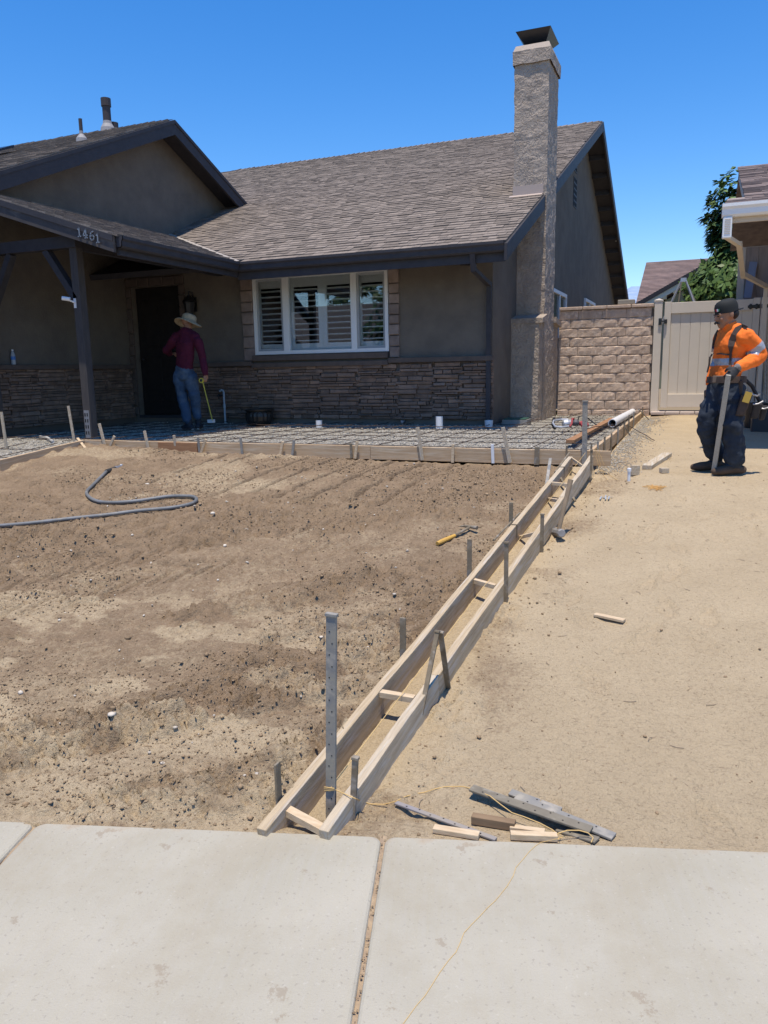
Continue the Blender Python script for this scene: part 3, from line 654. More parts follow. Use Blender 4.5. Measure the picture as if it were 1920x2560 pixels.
b.hexa([Vector((hx-.17, hy-.19, cz1+.13)), Vector((hx+.17, hy-.19, cz1+.13)), Vector((hx+.17, hy+.19, cz1+.13)), Vector((hx-.17, hy+.19, cz1+.13)),
        Vector((hx-e, hy-f_, cz1+.27)), Vector((hx+e, hy-f_, cz1+.27)), Vector((hx+e, hy+f_, cz1+.27)), Vector((hx-e, hy+f_, cz1+.27))])
b.hexa([Vector((hx-e, hy-f_, cz1+.272)), Vector((hx+e, hy-f_, cz1+.272)), Vector((hx+e, hy+f_, cz1+.272)), Vector((hx-e, hy+f_, cz1+.272)),
        Vector((hx-.1, hy-.12, cz1+.34)), Vector((hx+.1, hy-.12, cz1+.34)), Vector((hx+.1, hy+.12, cz1+.34)), Vector((hx-.1, hy+.12, cz1+.34))])
b.obj('chimney_cap', blackmetal, ch)
zf0 = zM(cyF); b = MB(); b.box((xcl-.006, cyF-.012, zf0-.02), (XC-.05, cyF-.004, zf0+.16)); b.add([(xcl-.05, cyF-.012, zf0+.022), (XC-.06, cyF-.012, zf0+.022), (XC-.06, cyF-.10, zf0-.018), (xcl-.05, cyF-.10, zf0-.018)], [(0, 1, 2, 3)])
b.obj('chimney_flashing', mat('flashing_tan', (.42, .34, .29), .6), ch)
# wide base with sloping shoulders
byF = ox(1350, 800, XC).y; byB = 14.2; bz = ox(1352, 795, XC).z
b = MB(); gridbox(b, XS-.05, XC-.012, byF, byB, -1, bz-.02, .035, .007); bs_ = b.obj('chimney_base', stucco_r, ch)
b = MB(); b.prism([(XS-.05, byF-.02, bz-.075), (XS-.05, cyF+.01, bz-.02), (XS-.05, cyF+.01, bz+.08), (XS-.05, byF-.02, bz+.0)], (XC-XS+.05+.05, 0, 0)); b.obj('shoulder', bs_.data.materials[0], ch)
b = MB(); b.prism([(XS-.05, cyB-.01, bz-.02), (XS-.05, byB+.02, bz-.075), (XS-.05, byB+.02, bz-.0), (XS-.05, cyB-.01, bz+.08)], (XC-XS+.05+.05, 0, 0)); b.obj('shoulder', bs_.data.materials[0], ch)
# --- roof pipes, solar panel
def on_wing(px, py):
    o_ = Vector((0, YWR, ZWR)); n_ = Vector((0, -SW, 1)); d = ray(px, py); return d*(o_.dot(n_)/d.dot(n_))
def pipe(px, py, ptop, r, m, hood=0, cone=None):
    a = on_wing(px, py); top = oy(px, ptop, a.y).z; b = MB(); b.lathe([(r, -.1), (r, top-a.z)], a, 14)
    if hood: b.lathe([(r*1.22, top-a.z-.14), (r*1.22, top-a.z)], a, 14)
    o_ = b.obj('vent_pipe', m, house, smooth=False)
    if cone: b = MB(); b.lathe([(cone*1.0, -.05), (cone*.9, .04), (r*1.15, .11), (r*1.05, .16)], a, 14); b.obj('pipe_boot', cone_m, o_)
cone_m = mat('pipe_boot_grey', (.30, .29, .29), .6)
pipe(205, 353, 296, .03, mat('pipe_brown', (.06, .05, .05), .6), cone=.10); pipe(270, 326, 245, .075, MATS['pipe_brown'], 1, cone=.14); pipe(285, 322, 307, .07, MATS['pipe_brown'], 1)
def zoff(y): return zW(y)
b = MB(); 
pa = on_wing(26, 385); xs0 = pa.x
b.hexa([Vector((xs0-2.2, pa.y-1.25, zW(pa.y-1.25)+.09)), Vector((xs0, pa.y-1.25, zW(pa.y-1.25)+.09)), Vector((xs0, pa.y+.1, zW(pa.y+.1)+.09)), Vector((xs0-2.2, pa.y+.1, zW(pa.y+.1)+.09)),
        Vector((xs0-2.2, pa.y-1.25, zW(pa.y-1.25)+.13)), Vector((xs0, pa.y-1.25, zW(pa.y-1.25)+.13)), Vector((xs0, pa.y+.1, zW(pa.y+.1)+.13)), Vector((xs0-2.2, pa.y+.1, zW(pa.y+.1)+.13))])
sp_ = b.obj('solar_panel', mat('solar_black', (.012, .013, .02), .25, spec=.6), house)
b = MB(); b.box((xs0-.5, pa.y-1.2, zW(pa.y-1.2)-.0), (xs0-.45, pa.y-1.1, zW(pa.y-1.2)+.1)); b.box((xs0-.5, pa.y-.1, zW(pa.y-.1)), (xs0-.45, pa.y, zW(pa.y)+.1)); b.obj('panel_foot', galv, sp_)

# --- front window: frame, panes, plantation shutters, dark room
win = MB(); win.box((wx0+.02, YF+T+.002, wz0), (wx1-.02, YF+T+.9, wz1)); 
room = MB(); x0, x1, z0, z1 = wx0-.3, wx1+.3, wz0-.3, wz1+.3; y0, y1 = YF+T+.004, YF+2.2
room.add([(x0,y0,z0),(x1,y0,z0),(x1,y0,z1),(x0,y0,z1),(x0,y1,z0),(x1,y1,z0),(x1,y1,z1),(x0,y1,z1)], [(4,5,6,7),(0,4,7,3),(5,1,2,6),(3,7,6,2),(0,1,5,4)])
win = MB(); ff = .055; yo = YF-.035
mx1 = oy(712/2.242*1+ (560-0)/1, 790, YF).x if False else None
mA = [(oy(x, 780, YF).x) for x in (709, 723, 879, 893)]
def fr(b, x0, x1, z0, z1, w_, y0, y1): 
    b.box((x0, y0, z1-w_), (x1, y1, z1)); b.box((x0, y0, z0), (x1, y1, z0+w_)); b.box((x0, y0, z0+w_), (x0+w_, y1, z1-w_)); b.box((x1-w_, y0, z0+w_), (x1, y1, z1-w_))
fr(win, wx0, wx1, wz0, wz1, ff, yo, YF+.07); win.box((mA[0], yo+.004, wz0+ff), (mA[1], YF+.07, wz1-ff)); win.box((mA[2], yo+.004, wz0+ff), (mA[3], YF+.07, wz1-ff))
wn = win.obj('window', white, house); wn['label'] = 'white three-part front window with plantation shutters'
spans = [(wx0+ff, mA[0]), (mA[1], mA[2]), (mA[3], wx1-ff)]
for i, (a, c) in enumerate(spans):
    b = MB(); b.box((a, YF+.012, wz0+ff), (c, YF+.016, wz1-ff)); b.obj('pane', glass, wn)
    if i != 1: b = MB(); fr(b, a+.002, c-.002, wz0+ff+.002, wz1-ff-.002, .035, YF-.012, YF+.010); b.obj('sash', mat('sash_grey', (.33, .35, .36), .6), wn)
ys0 = YF+.075
def shutterp(a, c):
    b = MB(); fr(b, a, c, wz0+ff, wz1-ff, .075, ys0, ys0+.03); b.box((a+.075, ys0, wz0+ff+.075), (c-.075, ys0+.03, wz0+ff+.11)); b.box((a+.075, ys0, wz1-ff-.14), (c-.075, ys0+.03, wz1-ff-.075)); s_ = b.obj('shutter', shutter_m, wn)
    za, zb = wz0+ff+.11, wz1-ff-.14; n_ = 10
    for k in range(n_):
        z = za+(k+.5)*(zb-za)/n_; b = MB(); dy, dz_ = .040, .004
        b.hexa([Vector((a+.077, ys0-.022, z-.005)), Vector((c-.077, ys0-.022, z-.005)), Vector((c-.077, ys0+.058, z-.014)), Vector((a+.077, ys0+.058, z-.014)), Vector((a+.077, ys0-.022, z+.006)), Vector((c-.077, ys0-.022, z+.006)), Vector((c-.077, ys0+.058, z-.004)), Vector((a+.077, ys0+.058, z-.004))])
        b.obj('louver', shutter_m, s_) if False else b.obj('louver', shutter_m, wn)
shutterp(wx0+.005, mA[0]+.02); mid = (mA[1]+mA[2])/2+.01; shutterp(mA[1]-.03, mid-.001); shutterp(mid+.001, mA[2]+.02); shutterp(mA[3]-.03, wx1-.005)
room.obj('room_lining', black, wn)
# window surround stones
def blockpiece(x0, x1, z0, z1, y, name, m, parent, j=.006, pr=.045):
    b = MB(); r_ = lambda: random.uniform(-j, j); d = pr+random.uniform(-.012, .012)
    A = [(x0, z0), (x1, z0), (x1, z1), (x0, z1)]
    b.add([(x, y-.001, z) for x, z in A]+[(x+r_()*.5, y-d*.7, z+r_()*.5) for x, z in A]+[((x0+x1)/2+(x-(x0+x1)/2)*.9+r_(), y-d+r_(), (z0+z1)/2+(z-(z0+z1)/2)*.88+r_()) for x, z in A],
          [(0,1,5,4),(1,2,6,5),(2,3,7,6),(3,0,4,7),(4,5,9,8),(5,6,10,9),(6,7,11,10),(7,4,8,11),(8,9,10,11)], random.random())
    return b.obj(name, m, parent)
ldz = oy(900, 897, YF).z
sx = oy(607, 780, YF).x; sx2 = oy(999, 780, YF).x
for (xa, xb) in ((sx, wx0-.012), (wx1+.012, sx2)):
    z = ldz+.01
    while z < wz1+.0:
        h = random.uniform(.14, .22); blockpiece(xa, xb, z, min(z+h-.012, wz1+.02), YF, 'trim_stone', trimstone, fw); z += h
x = sx
while x < sx2: 
    h = random.uniform(.16, .3); blockpiece(x, min(x+h-.012, sx2), wz1+.03, wz1+.17, YF, 'trim_stone', trimstone if random.random() < .3 else MATS['ledge_cap'], fw); x += h
b = MB(); b.box((wx0-.05, YF-.07, wz0-.10), (wx1-.01, YF-.003, wz0-.012)); b.obj('window_sill', capstone, fw, bevel=.006)
# stone ledge cap and veneer
for xa, xb in ((dx1+.12, wx0-.06), (wx0-.055, wx1+.0), (wx1+.005, XS+.03)):
    zz = ldz-(.03 if xa > wx0-.1 and xb < wx1+.01 else 0)
    b = MB(); b.box((xa, YF-.095, zz-.075), (xb, YF-.002, zz)); b.obj('stone_ledge', capstone, fw, bevel=.008)
def veneer(o, u, n, W, z0, z1, parent, nind, name='stone', hmin=.03, hmax=.075, clip=None):
    u = Vector(u); n = Vector(n); o = Vector(o); pieces = []; x = 0
    # panels of ledge stone with broken coursing
    while x < W:
        pw = random.uniform(.45, .7); z = z0
        while z < z1-.01:
            h = random.uniform(hmin, hmax); h = min(h, z1-z)
            xx = x+random.uniform(-.05, .05)
            while xx < x+pw:
                l = random.uniform(.10, .42); xe = min(xx+l, x+pw+random.uniform(-.05, .06)); 
                if xe-xx > .03: pieces.append((max(xx, 0), min(xe, W), z, z+h))
                xx = max(xe, xx+.05)
            z += h
        x += pw
    pieces = [p_ for p_ in pieces if p_[1]-p_[0] > .02 and (not clip or not clip((p_[0]+p_[1])/2, (p_[2]+p_[3])/2))]
    random.shuffle(pieces); pieces.sort(key=lambda p_: -(p_[1]-p_[0])*(p_[3]-p_[2])); rest = MB()
    for i, (a, c, za, zb) in enumerate(pieces):
        d = random.uniform(.025, .065); g = .004; r_ = lambda s=.004: random.uniform(-s, s)
        A = [(a+g, za+g), (c-g, za+g), (c-g, zb-g), (a+g, zb-g)]
        vs = [o+u*q_+Vector((0, 0, w_)) for q_, w_ in A]+[o+u*(q_+r_())+n*(d*.85+r_(.005))+Vector((0, 0, w_+r_(.003))) for q_, w_ in A]+[o+u*((a+c)/2+(q_-(a+c)/2)*.93)+n*(d+r_(.009))+Vector((0, 0, (za+zb)/2+(w_-(za+zb)/2)*.7)) for q_, w_ in A]
        fs = [(0,1,5,4),(1,2,6,5),(2,3,7,6),(3,0,4,7),(4,5,9,8),(5,6,10,9),(6,7,11,10),(7,4,8,11),(8,9,10,11)]; k = random.random()
        if i < nind: q_ = MB(); q_.add(vs, fs, k); q_.obj(name, stone_m, parent)
        else: rest.add(vs, fs, k)
    if rest.v: o_ = rest.obj('stone_field', stone_m, parent); o_['kind'] = 'stuff'
bd = MB(); bd.box((dx1+.12, YF-.012, -.74), (XS, YF-.002, ldz-.08)); bd.obj('stone_backing', mortar, fw)
veneer((dx1+.12, YF-.012, 0), (1, 0, 0), (0, -1, 0), XS+.03-dx1-.12, -.74, ldz-.078, fw, 290)
ldw = -.0+ox(200, 912, XG).z
bd = MB(); bd.box((XG+.002, 6.2, -.86), (XG+.012, YF-.05, ldw-.07)); bd.obj('stone_backing', mortar, wingw)
veneer((XG+.012, 6.2, 0), (0, 1, 0), (1, 0, 0), YF-.06-6.2, -.74, ldw-.07, wingw, 0)
b = MB(); b.box((XG+.002, 6.2, ldw-.072), (XG+.10, YF-.05, ldw)); b.obj('stone_ledge', capstone, wingw, bevel=.008)
# --- door
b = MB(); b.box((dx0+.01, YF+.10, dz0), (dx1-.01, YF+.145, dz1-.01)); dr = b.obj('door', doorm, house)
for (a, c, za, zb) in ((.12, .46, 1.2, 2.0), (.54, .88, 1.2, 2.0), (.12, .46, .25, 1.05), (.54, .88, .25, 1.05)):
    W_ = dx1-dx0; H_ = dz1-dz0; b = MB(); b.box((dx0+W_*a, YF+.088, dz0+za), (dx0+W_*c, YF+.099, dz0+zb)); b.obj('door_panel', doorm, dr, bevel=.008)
b = MB(); b.ball((dx0+.12, YF+.05, dz0+.98), .03); b.tube([(dx0+.12, YF+.05, dz0+.98), (dx0+.12, YF+.1, dz0+.98)], .012); b.obj('handle', blackmetal, dr)
b = MB(); b.box((dx0, YF-.03, dz0-.05), (dx1, YF+.1, dz0)); b.obj('threshold', trim, dr)
z = dz0
while z < dz1:
    h = random.uniform(.16, .28)
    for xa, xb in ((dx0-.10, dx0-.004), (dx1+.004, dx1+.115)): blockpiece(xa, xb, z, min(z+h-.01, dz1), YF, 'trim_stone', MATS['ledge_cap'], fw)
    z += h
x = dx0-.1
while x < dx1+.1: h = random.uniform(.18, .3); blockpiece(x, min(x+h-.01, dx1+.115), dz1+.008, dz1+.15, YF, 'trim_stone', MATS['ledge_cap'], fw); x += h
# --- porch timber
py_ = ox(231, 1092, -7.55).y; PX = oy(213, 1092, 8.0).x; PYy = 8.0
def post(x, y, w_, d_, z0, z1, lab=None):
    b = MB(); b.box((x, y, z0), (x+w_, y+d_, z1)); return b.obj('post', mat('post_paint', (.052, .048, .050), .8, (.075, .066, .06), 5, bump=.002, bsc=20, stretch=(8, 8, 1)), house, bevel=.004)
zb_ = 1.62
p1 = post(PX, PYy, .12, .115, -.80, zb_); p0 = post(-9.28, PYy, .14, .115, -.80, zb_)
b = MB(); b.box((XG+.02, PYy-.02, zb_), (PX+.13, PYy+.10, zb_+.145)); b.obj('beam', trim, house)
b = MB(); b.box((PX+.0, PYy+.105, zb_-.02), (PX+.11, YF-.005, zb_+.15)); b.obj('beam', trim, house)
for a, c in (((PX+.03, PYy+.05, .98), (PX-.42, PYy+.05, zb_-.0)), ((-9.14, PYy+.05, .80), (-8.62, PYy+.05, zb_-.0))):
    b = MB(); b.bar(a, c, .085, .10, (0, 0, 1)); b.obj('brace', trim, house)
for x in np.arange(-9.2, -6.8, .6): b = MB(); b.box((x, YP+.05, zP(x)-.20), (x+.045, YE+.2, zP(x)-.08)) if False else b.box((x, YP+.05, zP(x)-.17), (x+.045, YE+.6, zP(x)-.082)); b.obj('rafter', trim, house)
b = MB(); b.box((PX+.018, PYy-.006, -.80), (PX+.100, PYy-.001, -.44)); st_ = b.obj('post_strap', galv, p1)
for k in range(4):
    for sx_ in (.038, .076): b = MB(); b.box((PX+sx_-.008, PYy-.012, -.76+k*.08), (PX+sx_+.008, PYy-.0065, -.715+k*.08)); b.obj('slot', blackmetal, p1)
b = MB(); cp = oy(178, 752, PYy-.03); b.bar((PX+.03, PYy-.005, cp.z-.09), (PX+.03, PYy-.005, cp.z+.03), .035, .01, (1, 0, 0)); b.tube([(PX+.03, PYy-.01, cp.z-.02), (PX-.02, PYy-.07, cp.z+.01)], .012); b.tube([(PX+.01, PYy-.06, cp.z+.015), (PX-.07, PYy-.12, cp.z+.03)], .026, 12)
b.obj('security_camera', pvc, p1)
# house number: 1461, each digit a part
def digit(ch_, p0_, s=.105):
    P_ = {'1': [[(.15, .78), (.32, .98), (.32, 0)], [(.12, .02), (.52, .02)]], '4': [[(.48, 0), (.48, .98), (.05, .3), (.68, .3)], [(.30, .02), (.66, .02)]],
          '6': [[(.55, .93), (.32, .88), (.12, .6), (.08, .3), (.2, .05), (.38, .0), (.56, .08), (.62, .3), (.52, .5), (.35, .55), (.15, .42)]]}[ch_]
    b = MB()
    for pl in P_:
        for a, c in zip(pl, pl[1:]):
            A = Vector((p0_[0]+a[0]*s, p0_[1], p0_[2]+a[1]*s)); C = Vector((p0_[0]+c[0]*s, p0_[1], p0_[2]+c[1]*s)); dd = (C-A).normalized()*.004
            b.bar(A-dd, C+dd, .013, .012, (1, 0, 0) if abs((C-A).z) > abs((C-A).x) else (0, 0, 1))
    return b.obj('digit', mat('number_metal', (.30, .30, .31), .4, metal=.5), fz)
for ch_, px_, py2 in (('1', 194, 592), ('4', 208, 596), ('6', 225, 601), ('1', 240, 607)):
    q_ = oy(px_, py2, YP-.065); digit(ch_, (q_.x, q_.y, q_.z))
# --- downspout, cameras, lantern, hose bib
b = MB(); d0 = oy(1181, 620, YE-.05); dA = oy(1181, 652, YE+.15)
X1 = oy(1223, 720, YF-.06).x
b.bar((d0.x, YE-.04, ZE-.14), (d0.x+.0, YE+.02, ZE-.36), .07, .05); b.bar((d0.x, YE+.02, ZE-.34), (X1, YF-.05, oy(1221, 712, YF-.05).z), .07, .055, (1, 0, 0)); b.bar((X1, YF-.06, oy(1221, 712, YF-.06).z+.03), (X1, YF-.06, -.82), .07, .055); b.obj('downspout', trim, house)
q_ = oy(1163, 655, YF-.1); b = MB(); b.tube([q_+Vector((-.06, -.04, -.01)), q_+Vector((.02, .03, 0))], .04, 12); b.box(q_+Vector((.0, .0, -.04)), q_+Vector((.075, .1, .05))); b.obj('eave_camera', blackmetal, house)
q_ = oy(473, 760, YF-.15); b = MB(); b.lathe([(.03, .14), (.05, .12), (.11, .05), (.115, .03), (.10, .02), (.075, -.16), (.05, -.18), (.02, -.24), (.005, -.25)], q_, 8); b.tube([q_+Vector((0, .14, .02)), q_+Vector((0, .1, .2)), q_+Vector((0, 0, .2)), q_+Vector((0, 0, .12))], .012); b.box(q_+Vector((-.05, .13, -.12)), q_+Vector((.05, .149, .12)))
b.obj('lantern', blackmetal, house)
b = MB(); q0_ = oy(555, 1052, YF-.1); q1_ = oy(559, 975, YF-.1); b.tube([(q1_.x, YF-.1, -.83), (q1_.x, YF-.1, q1_.z-.04), (q1_.x-.01, YF-.1, q1_.z-.01), (q1_.x-.04, YF-.1, q1_.z), (q1_.x-.08, YF-.1, q1_.z-.02)], .017, 10); b.lathe([(.024, -.3), (.024, -.24)], (q1_.x, YF-.1, q1_.z), 10); hb = b.obj('hose_pipe', mat('pipe_grey_white', (.42, .47, .50), .5), house)
b = MB(); b.tube([(q1_.x-.01, YF-.1, q1_.z-.09), (q1_.x-.12, YF-.12, q1_.z-.10)], .014, 8); b.tube([(q1_.x-.09, YF-.12, q1_.z-.06), (q1_.x-.09, YF-.12, q1_.z-.15)], .012, 8); b.obj('tap', blackmetal, hb)
# string lights under the rear rake
sl = thing('string_lights', 'small clear bulbs hung along the rear eave of the gable', 'string lights', (XR, YR+2, ZR-1))
for (px, py) in ((1540, 601), (1546, 631), (1551, 660), (1555, 687), (1559, 713), (1565, 737)):
    q_ = ox(px, py, XR-.07); b = MB(); b.ball(q_, .035, 8, 6); b.tube([q_, q_+Vector((0, 0, .07))], .012, 6); b.obj('bulb', mat('bulb_glass', (.5, .5, .48), .3), sl)

# ================================================================== block wall, gate
YW = 14.25; zbase = -.86
bw = thing('block_wall', 'tan split-face block wall between the chimney and the gate', 'wall', (-1.6, YW, zbase))
xl = XC-.0; xr_ = oy(1629, 900, YW).x; ztp = oy(1515, 772, YW).z; ZT0 = oy(1500, 1026, YW).z
b = MB(); b.box((xl, YW+.02, -1), (xr_, YW+.16, ztp-.03)); b.obj('mortar_core', mortar, bw)
rows = 11; h = .1575; z = ztp-.005-h
def sblock(x0, x1, z0, z1, y, parent, amp=.009):
    nu, nv_ = max(3, int((x1-x0)/.05)), 4; vs = []; b = MB(); g = .003
    for j in range(nv_+1):
        for i in range(nu+1):
            e_ = i in (0, nu) or j in (0, nv_); x = x0+g+(x1-x0-2*g)*(min(max(i, .25), nu-.25) if 0 < i < nu else i)/nu; zz = z0+g+(z1-z0-2*g)*(0, .1, .5, .9, 1)[j]
            k = mnoise.noise(Vector((x*9+7*z0, zz*14, 3.1)))*amp*1.0+random.uniform(-.4, .4)*amp
            prof_ = .017+.004*(1-abs(j/nv_-.58)*2)
            vs.append((x+(random.uniform(-.003, .003) if e_ else 0), y-(.010 if e_ else prof_+k), zz+(random.uniform(-.003, .003) if e_ else 0)))
    n1 = len(vs); vs += [(x0+g, y+.03, z0+g), (x1-g, y+.03, z0+g), (x1-g, y+.03, z1-g), (x0+g, y+.03, z1-g)]
    fs = [(j*(nu+1)+i, j*(nu+1)+i+1, (j+1)*(nu+1)+i+1, (j+1)*(nu+1)+i) for j in range(nv_) for i in range(nu)]
    c_ = (0, nu, nv_*(nu+1)+nu, nv_*(nu+1))
    for a, d in ((0, 1), (1, 2), (2, 3), (3, 0)): fs.append((c_[a], n1+a, n1+d, c_[d]))
    b.add(vs, fs); b.obj('block', block_m, parent, origin=None)
pxr = [918, 848, 913, 843, 910, 840, 908, 835, 910, 832, 940, 830]; pit = .409
for r in range(12):
    zr = z-r*h; x0_ = oy(1180+pxr[r]/3.456, 560+(780+r*76)/3.456, YW).x; xx = xl; nx_ = x0_
    while xx < xr_-.02:
        xe = min(nx_, xr_); 
        if xe-xx > .04: sblock(xx, xe, zr, zr+h, YW+.02, bw)
        xx = xe; nx_ += pit
x = xl
while x < xr_-.01:
    x2 = min(x+.409, xr_); b = MB(); b.box((x+.003, YW-.035, ztp), (x2-.003, YW+.2, ztp+.055)); b.obj('cap_block', block_m, bw, bevel=.01); x = x2
q_ = oy(1566, 766, YW+.08); b = MB(); b.box((q_.x-.14, YW+.0, ztp+.057), (q_.x+.14, YW+.17, ztp+.14)); tag(b.obj('loose_block', mat('loose_block_grey', (.30, .27, .22), .9, bump=.004, bsc=30), bevel=.012), 'loose grey brown block lying on top of the block wall', 'block')
gate_ = thing('gate', 'tan vinyl double gate of vertical boards beside the block wall', 'gate', (0, YW, -.78))
ztg = oy(1700, 754, YW).z
b = MB(); gx0 = xr_+.012; b.box((gx0, YW-.02, -.80), (gx0+.127, YW+.107, ztg+.02)); po = b.obj('gate_post', vinyl, gate_, bevel=.004)
b = MB(); b.hexa([Vector((gx0-.008, YW-.028, ztg+.02)), Vector((gx0+.135, YW-.028, ztg+.02)), Vector((gx0+.135, YW+.115, ztg+.02)), Vector((gx0-.008, YW+.115, ztg+.02)), Vector((gx0-.008, YW-.028, ztg+.045)), Vector((gx0+.135, YW-.028, ztg+.045)), Vector((gx0+.135, YW+.115, ztg+.045)), Vector((gx0-.008, YW+.115, ztg+.045))]); b.add([(gx0-.004, YW-.024, ztg+.046), (gx0+.131, YW-.024, ztg+.046), (gx0+.131, YW+.111, ztg+.046), (gx0-.004, YW+.111, ztg+.046), (gx0+.063, YW+.04, ztg+.07)], [(0,1,4),(1,2,4),(2,3,4),(3,0,4)]); b.obj('post_cap', vinyl, po)
gbz = oy(1690, 1019, YW).z
def leaf(x0, x1, hinge=False):
    st = .105; b = MB(); b.box((x0, YW-.005, gbz), (x0+st, YW+.09, ztg+.005)); b.obj('stile', vinyl, gate_, bevel=.004)
    b = MB(); b.box((x1-st, YW-.005, gbz), (x1, YW+.09, ztg+.005)); b.obj('stile', vinyl, gate_, bevel=.004)
    for za, zb in ((ztg-.19, ztg-.01), (gbz+.01, gbz+.23)): b = MB(); b.box((x0+st, YW+.004, za), (x1-st, YW+.08, zb)); b.obj('rail', vinyl, gate_, bevel=.005)
    n_ = 8; wd = (x1-x0-2*st)/n_
    for k in range(n_): b = MB(); b.box((x0+st+k*wd+.003, YW+.035, gbz+.23), (x0+st+(k+1)*wd-.003, YW+.055, ztg-.19)); b.obj('board', vinyl, gate_, bevel=.003)
    b = MB(); b.box((x0+st, YW+.042, gbz+.23), (x1-st, YW+.05, ztg-.19)); b.obj('board_backing', mat('vinyl_backing', (.5, .44, .36), .6), gate_)
lx0 = gx0+.127+.035; lx1 = oy(1893, 880, YW).x; leaf(lx0, lx1); leaf(lx1+.012, lx1+1.35)
b = MB(); lz = oy(1655, 805, YW).z
b.box((gx0+.075, YW-.045, lz-.05), (gx0+.125, YW-.021, lz+.06)); b.box((lx0+.002, YW-.04, lz-.03), (lx0+.05, YW-.006, lz+.04)); b.box((gx0+.10, YW-.055, lz), (lx0+.04, YW-.047, lz+.02)); b.obj('latch', blackmetal, gate_)
b = MB(); hz_ = oy(1893, 766, YW).z
for sg in (-1, 1):
    b.hexa([Vector((lx1+.006+sg*.01, YW-.012, hz_-.035)), Vector((lx1+.006+sg*.19, YW-.012, hz_-.02)), Vector((lx1+.006+sg*.19, YW-.006, hz_-.02)), Vector((lx1+.006+sg*.01, YW-.006, hz_-.035)), Vector((lx1+.006+sg*.01, YW-.012, hz_+.035)), Vector((lx1+.006+sg*.19, YW-.012, hz_+.02)), Vector((lx1+.006+sg*.19, YW-.006, hz_+.02)), Vector((lx1+.006+sg*.01, YW-.006, hz_+.035))])
    for k in (.06, .15): b.ball((lx1+.006+sg*k, YW-.012, hz_), (.03, .006, .045), 8, 6)
b.obj('hinge', blackmetal, gate_)
b = MB(); b.box((gx0, YW+.2, -.8), (gx0+.1, YW+.24, .3)); b.obj('wood_strip', wood_new, gate_)
pv = bpy.data.objects.new('paver_path', None); col.objects.link(pv); structure(pv)
for k in range(9):
    for j in range(2):
        b = MB(); x = gx0+.02+k*.235; b.box((x, YW-.22+j*.235, -.82), (x+.228, YW+.005+j*.235, -.772+random.uniform(-.003, .003))); b.obj('paver', mat('paver_pink', (.50, .42, .37), .9, (.42, .35, .31), 8, bump=.003, bsc=40, rnd=.1), pv, bevel=.006)
structure(MB().add([(-20, YW+.26, -.775), (20, YW+.26, -.775), (20, 40, -.775), (-20, 40, -.775)], [(0, 1, 2, 3)]).obj('side_yard', mat('yard_soil', (.25, .20, .14), .95)))

# ================================================================== slab forms, gravel, rebar
def gravel():
    xs = np.arange(XG, XC+1.6, .02); ys = np.arange(4.0, YW+.02, .02); X, Y = np.meshgrid(xs, ys)
    z = -.855+(fbm(X*3, Y*3, 3, 2)-.5)*.02+(fbm(X*24, Y*24, 2, 3)-.5)*.018
    z += .02*sst(YF-.35, YF-.05, Y)*(X < XS)
    lowp = np.interp(Y, [4, 6.2, 7.4], [-1.05, -.92, 0]); z = np.where(Y < 7.4, z+np.minimum(0, (lowp-0)+.0)*0-(7.4-Y)*.075, z)
    i = np.arange(X.size).reshape(X.shape); Fq = np.stack([i[:-1, :-1], i[:-1, 1:], i[1:, 1:], i[1:, :-1]], -1).reshape(-1, 4)
    cx = (X[:-1, :-1]).ravel(); cy = (Y[:-1, :-1]).ravel()
    keep = ((cx < SRX-.02) & (cy > SLY+.01)) | ((cx < SLX-.02)); Fq = Fq[keep]
    o = npobj('gravel_bed', np.stack([X, Y, z], -1).reshape(-1, 3), Fq, gravel_m, smooth=True); structure(o)
    n = 26000; gx = rng.uniform(XG+.1, SRX-.02, n); gy = SLY+.02+rng.uniform(0, 1, n)**1.2*(YW-SLY)
    n2 = 2500; gx = np.concatenate([gx, rng.uniform(XG+.1, SLX-.03, n2)]); gy = np.concatenate([gy, rng.uniform(5.2, SLY, n2)])
    k = ((gx < XS) & (gy > YF-.02)) ; gx, gy = gx[~k], gy[~k]
    ix = np.clip(((gx-xs[0])/.02).astype(int), 0, len(xs)-1); iy = np.clip(((gy-ys[0])/.02).astype(int), 0, len(ys)-1)
    sz = rng.uniform(.006, .017, len(gx)); o = scatter('gravel_stones', np.stack([gx, gy, z[iy, ix]+sz*.3], 1), sz, stonebit_m, .75)
    tag(o, 'pale crushed gravel spread inside the board forms', 'gravel', kind='stuff')
gravel()
fm = []
def board(a, c, th, hgt, side, label, m=wood_form, name='form_board', group=None, cat='board', upv=(0,0,1)):
    """board on edge, a..c along its top centre line"""
    a = Vector(a); c = Vector(c); d = (c-a).normalized(); up = Vector(upv); s_ = up.cross(d).normalized(); up = d.cross(s_)
    b = MB(); n = 6; vs = []
    for k in range(n+1):
        p_ = a+(c-a)*k/n; j = Vector((random.uniform(-.003, .003), 0, random.uniform(-.003, .003))) if 0 < k < n else Vector((0,0,0))
        for i_, k_ in ((-1, -1), (1, -1), (1, 0), (-1, 0)): vs.append(p_+j+s_*(i_*th/2)+up*(k_*hgt))
    fs = [(4*k+i_, 4*k+(i_+1) % 4, 4*(k+1)+(i_+1) % 4, 4*(k+1)+i_) for k in range(n) for i_ in range(4)]+[(3, 2, 1, 0), (4*n, 4*n+1, 4*n+2, 4*n+3)]
    # local frame aligned with the board so that the grain runs along it
    Mx = Matrix((s_, d, up)).transposed().to_4x4(); Mx.translation = a; inv = Mx.inverted()
    b.add([inv@v for v in vs], fs); o = b.obj(name, m, bevel=.003); o.matrix_world = Mx
    if label: tag(o, label, cat, group)
    return o
W = .038
xs_front = [SLX, -5.15, -3.3, SRX+.19]
